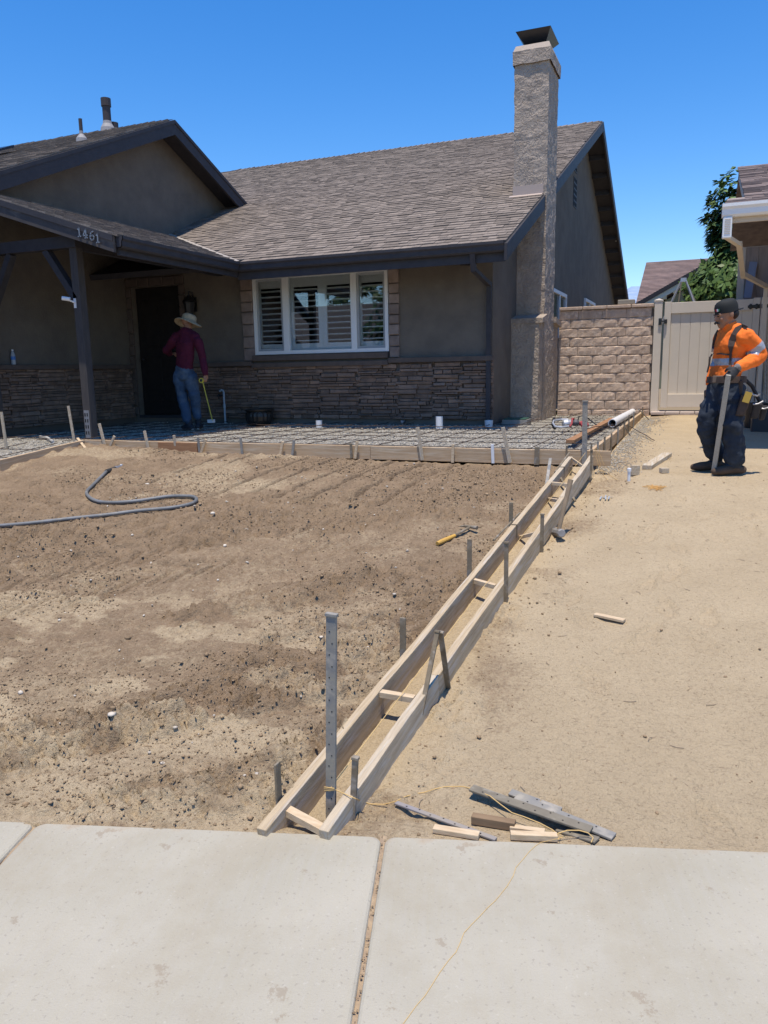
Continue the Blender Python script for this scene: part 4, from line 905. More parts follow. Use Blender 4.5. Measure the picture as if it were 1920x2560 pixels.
b1 = board((SLX-.02, SLY, SLZ), (-5.3, SLY, SLZ), W, .14, None, 'left length of the form board edging the gravel, near the porch post', group='form boards of the slab')
b2 = board((-5.297, SLY, SLZ), (-3.2, SLY+.003, SLZ), W, .14, None, 'middle length of the form board along the front of the gravel', group='form boards of the slab')
b3 = board((-3.197, SLY+.003, SLZ), (SRX+.19, SLY, SLZ), W, .14, None, 'right length of the front form board, its end running past the corner', group='form boards of the slab')
b4 = board((-5.9, SLY-.04, SLZ-.005), (-5.35, SLY-.04, SLZ-.005), .03, .11, None, 'short red brown splice board with a pointed end on the front form', wood_red, 'splice_board')
b5 = board((SRX, SLY+.022, SLZ), (SRX+.0, 10.9, SLZ), W, .14, None, 'near length of the form board running back to the block wall', group='form boards of the slab')
b6 = board((SRX, 10.903, SLZ), (SRX+.0, YW-.01, SLZ), W, .14, None, 'far length of the form board ending at the block wall', group='form boards of the slab')
b7 = board((SLX, SLY-.022, SLZ), (oz(0, 1155, -.90).x+.02, 6.1, -.875), W, .15, None, 'form board turning toward the street left of the porch post', group='form boards of the slab')
# mow-curb forms (double boards down to the sidewalk)
def dbl(f, Y0, Y1, offs, dz=0): return Vector((f(Y0)+offs, Y0, btop(Y0)+dz)), Vector((f(Y1)+offs, Y1, btop(Y1)+dz))
a, c = dbl(lx, L0.y, 4.85, W/2); board(a, c, W, .138, None, 'near length of the left curb form board, starting at the sidewalk', wood_old, group='curb form boards')
a, c = dbl(lx, 4.853, 6.3, W/2); board(a, c, W, .138, None, 'middle length of the left curb form board', wood_old, group='curb form boards')
a, c = dbl(lx, 6.303, 7.15, W/2+.0); board(a, c, W, .138, None, 'far short length of the left curb form board near the slab form', wood_gr, group='curb form boards')
a, c = dbl(qx, Q0.y-.02, 3.12, W/2); board(a, c, W, .138, None, 'near length of the right curb form board, grey with mud on top', wood_gr, group='curb form boards')
a, c = dbl(qx, 3.123, 5.9, W/2, -.002); board(a, c, W, .138, None, 'long middle length of the right curb form board', wood_old, group='curb form boards')
a, c = dbl(qx, 5.903, 7.2, W/2); board(a, c, W, .138, None, 'far length of the right curb form board ending under the slab corner', wood_gr, group='curb form boards')
# spacers between them
def sp_on(px, py, fx, off):
    p_ = ox(px, py, fx(4)+off)
    for _ in range(10): p_ = ox(px, py, fx(p_.y)+off)
    return p_
for lab, (xa, ya), (xb, yb) in (('near slanting pine spacer between the curb boards at the sidewalk end', (721, 2022), (806, 2068)), ('pine spacer across the curb forms beside the leaning stakes', (952, 1716), (1036, 1728)),
        ('short pine spacer across the middle of the curb forms', (1186, 1448), (1239, 1450)), ('slanting spacer low in the trench near the sledgehammer', (1299, 1340), (1334, 1325)), ('small spacer beside the sledgehammer handle', (1371, 1245), (1394, 1244)),
        ('spacer under the crossed stakes at the far end', (1380, 1205), (1422, 1205)), ('pale spacer at the far tips of the curb forms', (1430, 1144), (1456, 1155))):
    Y_ = (G(xa, ya, .12).y+G(xb, yb, .12).y)/2
    A = ray(xa, ya); A = A*((lx(Y_)+W)/A.x) if False else oy(xa, ya, Y_); C = oy(xb, yb, Y_+(yb-ya)*-.0012)
    A = sp_on(xa, ya, lx, W+.001); C = sp_on(xb, yb, qx, -.001); A.z = min(A.z, btop(A.y)-.003); C.z = min(C.z, btop(C.y)-.003)
    b = MB(); b.bar(A, C, .02, .036, (0, 1, 0)) if False else b.hexa([A+Vector((0, -.018, -.022)), C+Vector((0, -.018, -.022)), C+Vector((0, .018, -.022)), A+Vector((0, .018, -.022)), A+Vector((0, -.018, .002)), C+Vector((0, -.018, .002)), C+Vector((0, .018, .002)), A+Vector((0, .018, .002))])
    o = b.obj('spacer', wood_new); tag(o, lab, 'spacer', 'spacers between the curb forms')
# rebar grid
rb = thing('rebar_grid', 'rusty steel rebar grid over the gravel', 'rebar', (-4, 9.5, -.81))
yy = SLY+.47
k = 0
while yy < YW-.1:
    if yy < YF-.06: xa, xb = XG+.25, SRX-.04
    else: xa, xb = XC+.06 if yy > byF-.1 else XS+.08, SRX-.04
    n_ = 10; pts = [(xa+(xb-xa)*i/n_, yy+random.uniform(-.008, .008), -.808+random.uniform(-.006, .004)) for i in range(n_+1)]
    b = MB(); b.tube(pts, .0045, 6); b.obj('bar', rust, rb); yy += .56
x = -1.16
while x > -8.9:
    ye = YW-.08 if x > XC else (YF-.1)
    if XS < x < XC+.02: ye = byF-.1
    pts = [(x+random.uniform(-.008, .008), SLY+.04+(ye-SLY-.04)*i/8, -.795+random.uniform(-.004, .006)) for i in range(9)]
    b = MB(); b.tube(pts, .0047, 6); b.obj('bar', rust, rb); x -= .42
for x in (-7.5, -8.0): b = MB(); b.tube([(x, 5.3, -1.0), (x, SLY, -.82)], .0045, 6); b.obj('bar', rust, rb)
for y in (5.9, 6.4, 6.9): b = MB(); b.tube([(XG+.2, y, -.81-(7.4-y)*.075), (SLX-.04, y, -.81-(7.4-y)*.075)], .0045, 6); b.obj('bar', rust, rb)

# ================================================================== stakes
FRY = SLY-.045
def stake(name, pt, pb, m, label, w_=.03, th=.012, side=(1, 0, 0), group=None, sink=.08, rod=0, point=False):
    pt = Vector(pt); pb = Vector(pb); d = (pt-pb).normalized(); b = MB(); e = pb-d*sink
    if rod: b.tube([e, pt], rod, 8)
    else: b.bar(e, pt, w_, th, side)
    o = b.obj(name, m, origin=pb, bevel=0 if rod else .002)
    return tag(o, label, 'stake', group)
def fst(x1, y1, x2, y2, dy=0): return oy(x1, y1, FRY+dy), oy(x2, y2+3, FRY)
FL = [
 ((3, 1030, 22, 1159), wood_gr, 'wooden_stake', 'tall grey wooden stake at the far left edge of the yard', .035, .02, -1.25),
 ((172, 1015, 188, 1115), wood_gr, 'wooden_stake', 'tall grey wooden stake just left of the porch post', .03, .018, -.03),
 ((248, 1059, 262, 1111), wood_gr, 'wooden_stake', 'leaning wooden stake right of the porch post base', .035, .018, 0),
 ((286, 1090, 276, 1111), wood_gr, 'wooden_stake', 'short pale brace leaning right, next to the porch post stake', .03, .016, 0),
 ((361, 1077, 370, 1115), wood_gr, 'wooden_stake', 'grey wooden stake on the front form below the dark doorway', .032, .018, 0),
 ((436, 1088, 439, 1115), wood_gr, 'wooden_stake', 'short stake against the red brown splice board', .03, .018, -.03),
 ((496, 1094, 498, 1117), steel_l, 'metal_stake', 'grey metal stake at the right end of the red brown splice board', .03, .01, -.03),
 ((516, 1098, 507, 1117), wood_new, 'wooden_stake', 'pale brace leaning right beside the splice board end', .03, .016, -.03),
 ((601, 1094, 604, 1117), steel_l, 'metal_stake', 'short grey stake on the front form below the pot', .03, .012, 0),
 ((707, 1104, 703, 1121), wood_new, 'wooden_stake', 'short pale brace on the front form, left of a grey stake', .03, .016, 0),
 ((735, 1100, 732, 1124), steel_l, 'metal_stake', 'short grey stake right of the pale brace under the window', .03, .012, 0),
 ((877, 1108, 878, 1124), steel, 'metal_stake', 'dark stub stake beside a white capped brace on the front form', .028, .012, 0),
 ((893, 1104, 890, 1125), wood_new, 'wooden_stake', 'white capped brace right of the dark stub stake', .03, .016, 0),
 ((1044, 1068, 1053, 1128), wood_gr, 'wooden_stake', 'tall leaning grey stake on the front form left of the white pipe stub', .035, .016, 0),
 ((1133, 1111, 1132, 1134), wood_new, 'wooden_stake', 'short white topped brace on the front form under the white pipe stub', .03, .016, 0),
 ((1231, 1111, 1232, 1135), pvc, 'wooden_stake', 'short whitish stub on the front form below the house corner', .028, .02, 0),
 ((1257, 1068, 1271, 1134), wood_gr, 'wooden_stake', 'tall leaning grey stake on the front form near the green box', .038, .016, 0),
 ((1343, 1118, 1342, 1139), steel, 'metal_stake', 'wide black strap over the front form board', .05, .006, .01)]
for (q_, m_, nm, lab, w_, th, dy) in FL:
    if dy == -1.25: a, c = ray(q_[0], q_[1]), G(q_[2], q_[3]); a = a*(c.y/a.y)
    else: a, c = fst(*q_[:4]); a += Vector((0, dy*.3, 0))
    stake(nm, a, c, m_, lab, w_, th)
a = oz(194, 1096, SLZ+.0); c = G(211, 1118); stake('wooden_stake', a, c, wood_new, 'pale slanted brace left of the porch post base', .03, .02)
a = oz(44, 1119, SLZ-.10); c = G(70, 1146); stake('wooden_stake', a, c, wood_new, 'pale slanted brace on the form board at far left', .035, .02)
# tall steel stake with string at the slab corner
def steelstake(pt, pb, w_, th, label, m=steel_l, group=None, side=(1, 0, 0), holes=True, cap=True):
    pt = Vector(pt); pb = Vector(pb); root = thing('steel_stake', label, 'stake', pb, group)
    d = (pt-pb).normalized(); b = MB(); b.bar(pb-d*.1, pt, w_, th, side); st = b.obj('shaft', m, root, bevel=.0015)
    sv = Vector(side); sv = (sv-d*sv.dot(d)).normalized(); nv = d.cross(sv); 
    if nv.y > 0: nv = -nv
    if cap: b = MB(); b.bar(pt-d*.006, pt+d*.006, w_*1.18, th*1.7, side); b.obj('struck_head', m, root, bevel=.002)
    L_ = (pt-pb).length
    if holes:
        k = 0; t = .06
        while t < L_-.03:
            p_ = pt-d*t+sv*(w_*.14*(1 if k % 2 else -1))+nv*(th/2+.0004); b = MB(); b.lathe([(.0026, 0), (.0026, .0006)], p_, 8, axis=nv); b.obj('hole', black, root); t += .042; k += 1
    return root
a = oy(1463, 1003, SLY-.09); c = oy(1461, 1142, SLY-.09); steelstake(a, c, .045, .018, 'tall wide steel stake at the slab corner, by the white pipe')
a = oy(1479, 1108, SLY-.10); c = oy(1476, 1172, SLY-.10); stake('steel_rod', a, c, steel, 'thin dark rod standing right of the tall slab corner stake', rod=.009)
a = oy(1417, 1114, SLY-.05); c = oy(1416, 1142, SLY-.05); stake('steel_rod', a, c, steel, 'short rod under the end of the red brown plank', rod=.009)
rods = [((1495, 1103), (1496, 1120)), ((1512, 1091), (1510, 1119)), ((1529, 1083), (1529, 1120)), ((1545.5, 1068), (1547, 1104)), ((1562, 1050), (1561, 1088)), ((1573, 1037), (1573, 1079)), ((1585, 1029), (1587, 1066)), ((1607, 1017), (1606, 1050)), ((1613, 1004), (1614, 1037)), ((1621.5, 1000), (1621, 1033))]
nth = ['first', 'second', 'third', 'fourth', 'fifth', 'sixth', 'seventh', 'eighth', 'ninth', 'last']
for i, (t_, b_) in enumerate(rods):
    a = ox(*t_, SRX+.032); c = ox(*b_, SRX+.032); c = Vector((a.x, a.y, min(c.z, -.92))); stake('steel_rod', a, c, steel if i % 3 else steel_l, f'{nth[i]} steel rod from the near end outside the right form board', rod=.010, group='rods along the right form board')
for i, (t_, b_) in enumerate((((1561, 1066), (1576, 1090)), ((1598, 1024), (1623, 1050)))):
    a = ox(*t_, SRX+.03); c = G(*b_); stake('steel_rod', a, c, steel_l, ('slanting rod braced on the right form by the curved wire', 'slanting rod near the far end of the right form')[i], rod=.008)
# curb stakes
def onl(px, py, off=0):       # point on the plane just outside the left curb board
    p_ = ox(px, py, lx(4)-.01)
    for _ in range(8): p_ = ox(px, py, lx(p_.y)+off)
    return p_
def onr(px, py, off=0):
    p_ = ox(px, py, qx(4))
    for _ in range(8): p_ = ox(px, py, qx(p_.y)+W+off)
    return p_
a = onl(693, 1907, -.012); c = onl(694.5, 2010, -.012); stake('steel_stake', (a.x, a.y, a.z), (a.x, a.y, c.z), steel, 'short flat steel stake left of the curb form near the sidewalk', .036, .008, (0, 1, 0))
c = G(827.5, 2043); c = oz(827.5, 2043, btop(2.3)-.12); a = oy(829, 1537, c.y-.005); steelstake(a, c, .038, .012, 'tall perforated steel stake standing in the trench with yellow string')
TS_t, TS_b = a, c
a = onr(888.6, 1895, .008); c = Vector((a.x, a.y, 0)); c = oy(880, 2072, a.y); steelstake(a, c, .022, .012, 'narrow steel stake outside the right curb form near the sidewalk', steel, holes=False)
a = onl(1007, 1544, -.012); c = onl(998, 1632, -.012); stake('steel_stake', a, (c.x, a.y, c.z), steel, 'flat steel stake left of the curb form, behind the leaning pair', .030, .010, (1, 0, 0))
# leaning pair
c1 = G(1047, 1812); a1 = oy(1093.5, 1579, c1.y+.17); steelstake(a1, c1, .02, .012, 'long leaning steel stake of the crossed pair over the right form', steel, holes=False)
c2 = onr(1117, 1694, .012); a2 = a1+Vector((.01, .012, -.008)); steelstake(a2, c2, .024, .010, 'short leaning steel stake nailed to the right form, of the crossed pair', steel, holes=False)
a = onl(1174, 1348, -.012); c = onl(1170, 1428, -.012); stake('steel_stake', a, (c.x, a.y, c.z), steel, 'flat steel stake left of the curb form, nearest the yellow hammer', .028, .010, (1, 0, 0))
for t_, b_, lab, w_ in (((1266, 1357), (1265, 1475), 'straight steel stake outside the middle of the right form', .024), ((1356, 1286), (1354.5, 1353), 'steel stake outside the right form beside the sledgehammer head', .024), ((1479, 1125), (1477, 1172), 'short stake at the far tip of the right form', .02)):
    a = onr(*t_, .010); c = oy(*b_, a.y-.005); steelstake(a, c, w_, .012, lab, steel, holes=False)
a = onl(1278, 1256, -.012); c = onl(1276, 1306, -.012); stake('steel_stake', a, (c.x, a.y, c.z), steel, 'short steel stake left of the curb form below the thin bar', .028, .010, (1, 0, 0))
a = onl(1376, 1146, -.06); c = onl(1368, 1200, -.02); stake('steel_stake', a, c, steel_l, 'pale leaning stake left of the far curb form', .026, .010, (1, 0, 0))
a = onr(1427, 1166, -.16); c = oy(1426, 1198, a.y); stake('steel_stake', a, c, steel, 'small stake inside the trench near the far end', .02, .010)
c = onr(1438, 1253, .03); a = oy(1394, 1183, c.y+.55); b = MB(); b.bar(c, a, .018, .012); tag(b.obj('steel_bar', steel, bevel=.002), 'diagonal steel bar lying across both curb forms', 'bar')
a = onl(1422.6, 1133, -.015); c = onl(1388, 1181, -.015); b = MB(); b.tube([a, c], .010); tag(b.obj('steel_bar', steel), 'round bar leaning on the far left curb form', 'bar')
a = onl(1299, 1284, -.012); c = onl(1234, 1352, -.012); b = MB(); b.tube([a+Vector((0, 0, .004)), c+Vector((0, 0, .004))], .007); tag(b.obj('steel_bar', steel), 'long thin bar resting along the top of the left curb form', 'bar')
for (px, py) in ((1278, 1313), (1399, 1171)):
    p_ = onl(px, py, 0); b = MB(); b.box((lx(p_.y)-.004, p_.y-.012, btop(p_.y)-.09), (lx(p_.y)+W+.004, p_.y+.012, btop(p_.y)+.003)); tag(b.obj('strap', steel), 'dark strap wrapped over the left curb form '+('by the long thin bar' if px < 1300 else 'at its far splice'), 'strap')
# strings
def strobj(pts, r, label, m=string_m, name='string'): b = MB(); b.tube(pts, r, 5); return tag(b.obj(name, m), label, 'string')
sz_ = btop(2.4)+.0
A = Vector((TS_b.x+.0, TS_b.y, btop(TS_b.y)+.03)); B_ = Vector((qx(7.2)-.06, 7.25, btop(7.2)+.02))
A = oy(815, 1966, TS_b.y-.01)
strobj([A+Vector((.02, 0, 0))+(B_-A)*(i/30) for i in range(31)], .0016, 'tight yellow string line running through the trench between the curb forms')
pts = []
for i in range(60):
    t = i/59*6.283*3; pts.append(Vector((TS_b.x+.022*math.cos(t), TS_b.y+.010*math.sin(t)-.002, A.z-.006-.008*math.sin(i*.3)-.012*i/59)))
end = onr(888, 1996, .02); pts += [pts[-1]*(1-k)+end*k for k in (.3, .6, .85)]+[end, G(905, 2003, .012)]
for q_ in ((925, 2010), (960, 2011), (990, 2003), (1012, 1992), (1040, 1984), (1060, 1981), (1085, 1973), (1110, 1967), (1135, 1966), (1158, 1966), (1172, 1970)): pts.append(G(*q_, .004))
for q_, h_ in (((1200, 1980), .03), ((1225, 1990), .045), ((1250, 2010), .04), ((1280, 2032), .035), ((1310, 2042), .035), ((1350, 2058), .03), ((1380, 2074), .026), ((1395, 2086), .02)): pts.append(G(*q_, h_))
strobj(pts, .0018, 'slack orange string from the tall stake over the dirt to the steel plates')
pts = [G(1412, 2090, .015), G(1392, 2098, .01), G(1396, 2083, .03), G(1418, 2076, .035), G(1448, 2076, .035), G(1470, 2082, .03), G(1483, 2094, .02), G(1478, 2106, .012)]
strobj(pts, .0018, 'loop of orange string over the ends of the steel plates')
def onsw(px, py): return oz(px, py, ZS+.002)
pts = [G(1402, 2085, .02), G(1398, 2096, .02)]+[onsw(*q_) for q_ in ((1352, 2106), (1338, 2115), (1322, 2130), (1306, 2150), (1290, 2168), (1283, 2190), (1268, 2215), (1252, 2235), (1238, 2252), (1220, 2268), (1200, 2290), (1180, 2310), (1160, 2332), (1150, 2358), (1140, 2380), (1122, 2400), (1100, 2430), (1080, 2462), (1062, 2490), (1040, 2515), (1022, 2540), (1000, 2570), (985, 2600))]
strobj(pts, .0008, 'orange string trailing across the sidewalk panel')
for kk in range(3):
    pts = [oy(1480+random.uniform(0, 12), 1120+random.uniform(0, 5), SLY-.06)]+[oy(1485+kk*6+random.uniform(-3, 3)+i*3, 1125+i*9, SLY-.05-i*.004) for i in range(5)]+[G(1500+kk*3, 1176, .01), G(1520+kk*12, 1200, .006)]
    strobj(pts, .0016, 'yellow string hanging off the slab corner board, '+('left', 'middle', 'right')[kk]+' of three strands')
pts = []
for i in range(70):
    pts.append(G(1640+random.gauss(0, 12), 1218+random.gauss(0, 4), .004+random.uniform(0, .006)))
strobj(pts, .0016, 'tangle of yellow orange string on the driveway earth', mat('string_pale', (.62, .36, .12), .8))
pts = [oz(1468, 1072, -.76), oz(1490, 1066, -.74), oz(1520, 1065, -.75), oz(1548, 1064, -.73)]+[ox(1556, 1062, SRX+.01)]+[G(x_, y_, .05-.04*i/5) for i, (x_, y_) in enumerate(((1575, 1066), (1595, 1078), (1615, 1088), (1628, 1097), (1636, 1101)))]
b = MB(); b.tube(pts, .005, 6); tag(b.obj('wire', rust), 'thin curved wire arching over the right form board', 'wire')

# ================================================================== loose things
def flat(p1, p2, w_, th, m, label, name, cat, z=.0, n=1):
    a = G(*p1); c = G(*p2); a = a+Vector((0, 0, th/2+z)); c = c+Vector((0, 0, th/2+z)); d = (c-a).normalized(); sv = Vector((0, 0, 1)).cross(d)
    b = MB(); b.bar(a, c, w_, th, sv); o = b.obj(name, m, bevel=.002); return tag(o, label, cat)
def plate(p1, p2, w_, th, m, label, z=0, z2=None):
    a = G(*p1)+Vector((0, 0, th/2+z)); c = G(*p2)+Vector((0, 0, th/2+(z if z2 is None else z2))); d = (c-a).normalized(); sv = Vector((0, 0, 1)).cross(d); up = d.cross(sv)
    if up.z < 0: up = -up
    root = thing('steel_stake', label, 'stake', a); b = MB(); b.bar(a, c, w_, th, sv); b.obj('shaft', m, root, bevel=.002)
    L_ = (c-a).length; t = .05; k = 0
    while t < L_-.03:
        p_ = a+d*t+sv*(w_*.2*(1 if k % 2 else -1))+up*(th/2+.0003); b = MB(); b.lathe([(.0032, 0), (.0032, .0005)], p_, 8, axis=up); b.obj('hole', black, root); t += .05; k += 1
plate((1178, 1990), (1478, 2092), .042, .009, mat('plate_steel', (.22, .195, .150), .85, (.15, .13, .10), 8, metal=.0, c3=(.38, .35, .29), sc3=12, spec=.15), 'dark flat steel stake on top of the pile by the sidewalk', .028, .02)
plate((1290, 2005), (1535, 2098), .042, .009, steel_l, 'grey flat steel stake under the dark one, its end nearest the right', .016, .004)
plate((1275, 1985), (1402, 2032), .040, .008, steel_l, 'pale short steel stake at the back of the pile', .004)
plate((1395, 2078), (1493, 2108), .04, .008, MATS['plate_steel'], 'dark end of a flat stake poking out under the string loop', .006)
plate((990, 2012), (1240, 2104), .02, .008, mat('stake_buried', (.24, .23, .25), .7, (.3, .26, .21), 8), 'long narrow steel stake half buried in dust left of the pile', .004)
flat((1180, 2058), (1288, 2076), .030, .030, mat('wood_brown_block', (.25, .17, .10), .85, (.20, .135, .08), 4, stretch=(3, 12, 12)), 'brown square wooden offcut between steel stakes and sidewalk', 'wood_offcut', 'offcut', .004)
flat((1275, 2078), (1362, 2090), .022, .02, wood_new, 'thin pale offcut behind the brown wooden offcut', 'wood_offcut', 'offcut', .002)
flat((1276, 2098), (1393, 2103), .026, .022, wood_new, 'fresh pine offcut touching the sidewalk edge, under the string', 'wood_offcut', 'offcut', .004)
flat((1084, 2080), (1198, 2098), .030, .018, wood_new, 'fresh split pine offcut at the sidewalk edge left of the others', 'wood_offcut', 'offcut', .004)
flat((1487, 1540), (1561, 1556), .038, .014, wood_new, 'single pale shim lying alone on the driveway earth', 'wood_shim', 'shim', .002)
flat((1617, 1174), (1668, 1141), .09, .038, wood_gr, 'grey plank lying on the earth left of the orange worker', 'plank', 'plank', .003)
a = G(1586, 1188); b = MB(); b.box((-.045, -.019, 0), (.045, .019, .09)); o = b.obj('wood_block', wood_gr, bevel=.003); o.location = a; o.rotation_euler = (0, R(4), R(50)); tag(o, 'upright pale wood block beside the capped white pipe', 'wood block')
a = G(1660, 1182); b = MB(); b.box((-.035, -.03, 0), (.035, .03, .045)); o = b.obj('wood_block', wood_gr, bevel=.003); o.location = a; o.rotation_euler = (0, 0, R(28)); tag(o, 'small grey wood cube right of the grey plank', 'wood block')
a = G(1572, 1202); zt_ = oy(1571, 1170, a.y).z; t_ = thing('capped_pipe', 'capped white pipe stub standing in the driveway earth', 'pipe', a)
b = MB(); b.lathe([(.013, -.05), (.013, zt_-a.z-.02)], a, 14); b.obj('pipe', pvc, t_, smooth=False); b = MB(); b.lathe([(.018, zt_-a.z-.03), (.018, zt_-a.z-.004), (.015, zt_-a.z)], a, 14); b.obj('pipe_cap', pvc, t_)
b = MB(); 
for k in range(5): p_ = G(1500+k*7, 1246+random.uniform(-3, 3), .008); q_ = G(1503+k*8+random.uniform(-6, 6), 1238+random.uniform(-4, 8), .012); b.bar(p_, q_, .012, .003, (1, .3, 0))
tag(b.obj('plastic_scrap', mat('scrap_bluegrey', (.30, .32, .34), .6)), 'crumpled blue grey plastic scrap pressed into the earth', 'scrap')
# sledgehammer standing on its head
hb_ = G(1395, 1347); ht = oy(1427, 1199, hb_.y+.09); rt_ = thing('sledgehammer', 'sledgehammer standing on its dusty steel head against the curb form', 'hammer', hb_)
hp = hb_+Vector((0, 0, .045)); ax = (ht-hp).normalized(); hd = (oz(1417, 1354, hb_.z+.03)-oz(1383, 1326, hb_.z+.03)); hd = (hd-ax*hd.dot(ax)).normalized()
b = MB(); b.lathe([(.026, -.085), (.032, -.078), (.033, -.05), (.027, -.035), (.027, .035), (.033, .05), (.032, .078), (.026, .085)], hp, 8, axis=hd); b.obj('head', mat('hammer_head', (.30, .29, .28), .6, (.22, .21, .2), 12, metal=.3, bump=.002, bsc=60), rt_, bevel=.002)
b = MB(); b.tube([hp-ax*.03, hp+ax*.1, hp+ax*(ht-hp).length*.6, ht], [.015, .015, .016, .019], 10); b.obj('handle', mat('hammer_handle', (.32, .24, .16), .8, (.24, .18, .12), 6, stretch=(8, 8, 1)), rt_)
# hammer in the yard
p0_ = G(1093, 1359, .018); p1_ = G(1137, 1339, .02); p2_ = G(1176, 1317, .03); t_ = thing('claw_hammer', 'claw hammer with yellow handle lying on the brown earth', 'hammer', p0_)
b = MB(); b.tube([p0_, p0_+(p1_-p0_)*.25, p0_+(p1_-p0_)*.6, p1_], [.014, .017, .015, .012], 10); b.obj('handle', mat('yellow_grip', (.62, .36, .07), .6, (.5, .3, .08), 9), t_)
b = MB(); b.tube([p1_, p2_], [.010, .009], 8); b.obj('shaft', steel, t_)
d_ = (p2_-p1_).normalized(); s_ = Vector((0, 0, 1)).cross(d_); b = MB(); b.tube([p2_-s_*.06, p2_-s_*.03, p2_, p2_+s_*.05, p2_+s_*.085-d_*.02], [.014, .012, .012, .009, .004], 8); b.obj('head', steel, t_)
# hose
sm = HOSE
for v_ in sm: v_.z = float(gz(v_.x, v_.y))+.019
t_ = thing('hose', 'grey black garden hose snaking over the brown yard', 'hose', sm[0]); b = MB(); b.tube(sm, .0155, 10); b.obj('tube', mat('hose_grey', (.20, .205, .21), .5, (.12, .125, .125), 6, c3=(.24, .23, .21), sc3=12), t_, smooth=True)
e0 = sm[-1]; e1 = G(290, 1166, .02, True); e2 = G(303, 1161, .022, True); e1.z = e0.z+.01; e2.z = e0.z+.015; b = MB(); b.tube([e0, e1], .022, 10); b.obj('wrap', mat('wrap_dark', (.04, .04, .04), .6), t_); b = MB(); b.tube([e1-(e1-e0)*.35, e1, e2], [.018, .024, .018], 10); b.ball(e2+Vector((0, 0, .01)), .022, 8, 6); b.obj('coupling', galv, t_)
# white drain pipe, red-brown plank, saw
gzv = -.845
a = oz(1531, 1068, gzv); a = Vector((a.x, a.y, gzv+.06)); c = oz(1581, 1030, gzv+.06); a = oz(1530.5, 1058, gzv+.062)
t_ = thing('drain_pipe', 'thick white plastic pipe lying on the gravel beside the right form', 'pipe', a)
dd = (c-a).normalized(); b = MB()
b.lathe([(.050, 0), (.057, 0), (.057, (c-a).length+.05), (.050, (c-a).length+.05), (.050, 0)], a, 28, axis=dd, cap=False); b.obj('pipe', mat('pvc_pipe', (.72, .73, .76), .35), t_, smooth=False)
p0_ = oz(1425, 1108, -.80); p1_ = oz(1531, 1050, -.80); dd = (p1_-p0_).normalized(); Mx = Matrix((Vector((dd.y, -dd.x, 0)), dd, Vector((0, 0, 1)))).transposed().to_4x4(); Mx.translation = p0_
b = MB(); b.box((-.045, 0, -.0), (.045, (p1_-p0_).length, .036)); o = b.obj('plank', wood_red, bevel=.002); o.matrix_world = Mx; tag(o, 'red brown plank lying on the rebar beside the white pipe', 'plank')
pf = Vector((0, 0, 0)); sw0 = oz(1385, 1072, -.80); sw1 = oz(1470, 1070, -.80); t_ = thing('power_saw', 'silver and red power tool with wire guard resting on the rebar', 'power tool', (sw0+sw1)/2)
u_ = (sw1-sw0).normalized(); v_ = Vector((-u_.y, u_.x, 0)); Ls = (sw1-sw0).length; P = lambda a, b_, c: sw0+u_*(a*Ls)+v_*b_+Vector((0, 0, c))
b = MB(); b.tube([P(.42, -.02, .03), P(.2, -.03, .02), P(.03, .0, .03), P(.0, .06, .07), P(.06, .12, .10), P(.3, .16, .11), P(.5, .14, .11)], .014, 8); b.obj('guard', mat('tool_silver', (.5, .5, .5), .35, metal=.5), t_)
b = MB(); b.tube([P(.04, .03, .0), P(.02, .1, .05), P(.1, .16, .13)], .02, 8); b.tube([P(.1, .17, .10), P(.35, .2, .12)], .02, 6); b.obj('bar', blackmetal, t_)
b = MB(); b.lathe([(.03, 0), (.05, .01), (.055, .06), (.05, .12), (.03, .13)], P(.30, .08, .06), 14, axis=u_); b.obj('motor', MATS['tool_silver'], t_)
b = MB(); b.tube([P(.62, .06, .12), P(.56, .04, .13), P(.50, -.02, .06), P(.44, -.04, .03)], .013, 8); b.obj('grip', mat('tool_red', (.33, .055, .06), .6), t_)
b = MB(); b.ball(P(.66, .06, .07), (.06, .05, .045), 12, 8); b.obj('gearbox', mat('tool_dark', (.09, .09, .1), .5), t_)
b = MB(); b.ball(P(.88, .04, .06), (.07, .05, .035), 12, 8); b.tube([P(.78, -.01, .04), P(1.0, -.01, .04)], .022, 8); b.obj('body', MATS['tool_red'], t_)
b = MB(); b.tube([P(.75, .1, .08), P(.8, .1, .15), P(.95, .08, .16), P(1.1, .06, .1), P(1.3, .0, .02), P(1.32, -.04, .01)], .008, 6); b.obj('cord', blackmetal, t_)
# irrigation box, pot, stubs near the wall
p0_ = oz(1288, 1062, -.84); t_ = thing('valve_box', 'green lidded valve box beside the chimney base', 'box', p0_); b = MB(); b.box((p0_.x-.20, p0_.y-.02, -.87), (p0_.x+.18, p0_.y+.30, -.765)); b.obj('box_rim', conc, t_); b = MB(); b.box((p0_.x-.18, p0_.y, -.764), (p0_.x+.16, p0_.y+.28, -.745)); b.obj('lid', mat('lid_green', (.035, .10, .07), .5), t_, bevel=.004)
pp_ = oz(649, 1060, -.86); pp_.y = min(pp_.y, YF-.28); pp_ = oy(649, 1060, YF-.32); zb_ = -.86; b = MB(); t_ = thing('planter_pot', 'dark bronze ribbed round pot against the stone wall', 'pot', (pp_.x, pp_.y, zb_))
Rp = .225; prof = [(.10, .0), (.17, .04), (.21, .10), (.225, .17), (.215, .22), (.20, .25), (.235, .265), (.24, .285), (.22, .29), (.19, .28), (.18, .20)]; N = 40; vs = []
for r_, z_ in prof:
    for k in range(N): a_ = 6.283*k/N; rr = r_*(1+(.025 if k % 2 else -.02)*(1 if .03 < z_ < .23 else 0)); vs.append((pp_.x+rr*math.cos(a_), pp_.y+rr*math.sin(a_), zb_+z_))
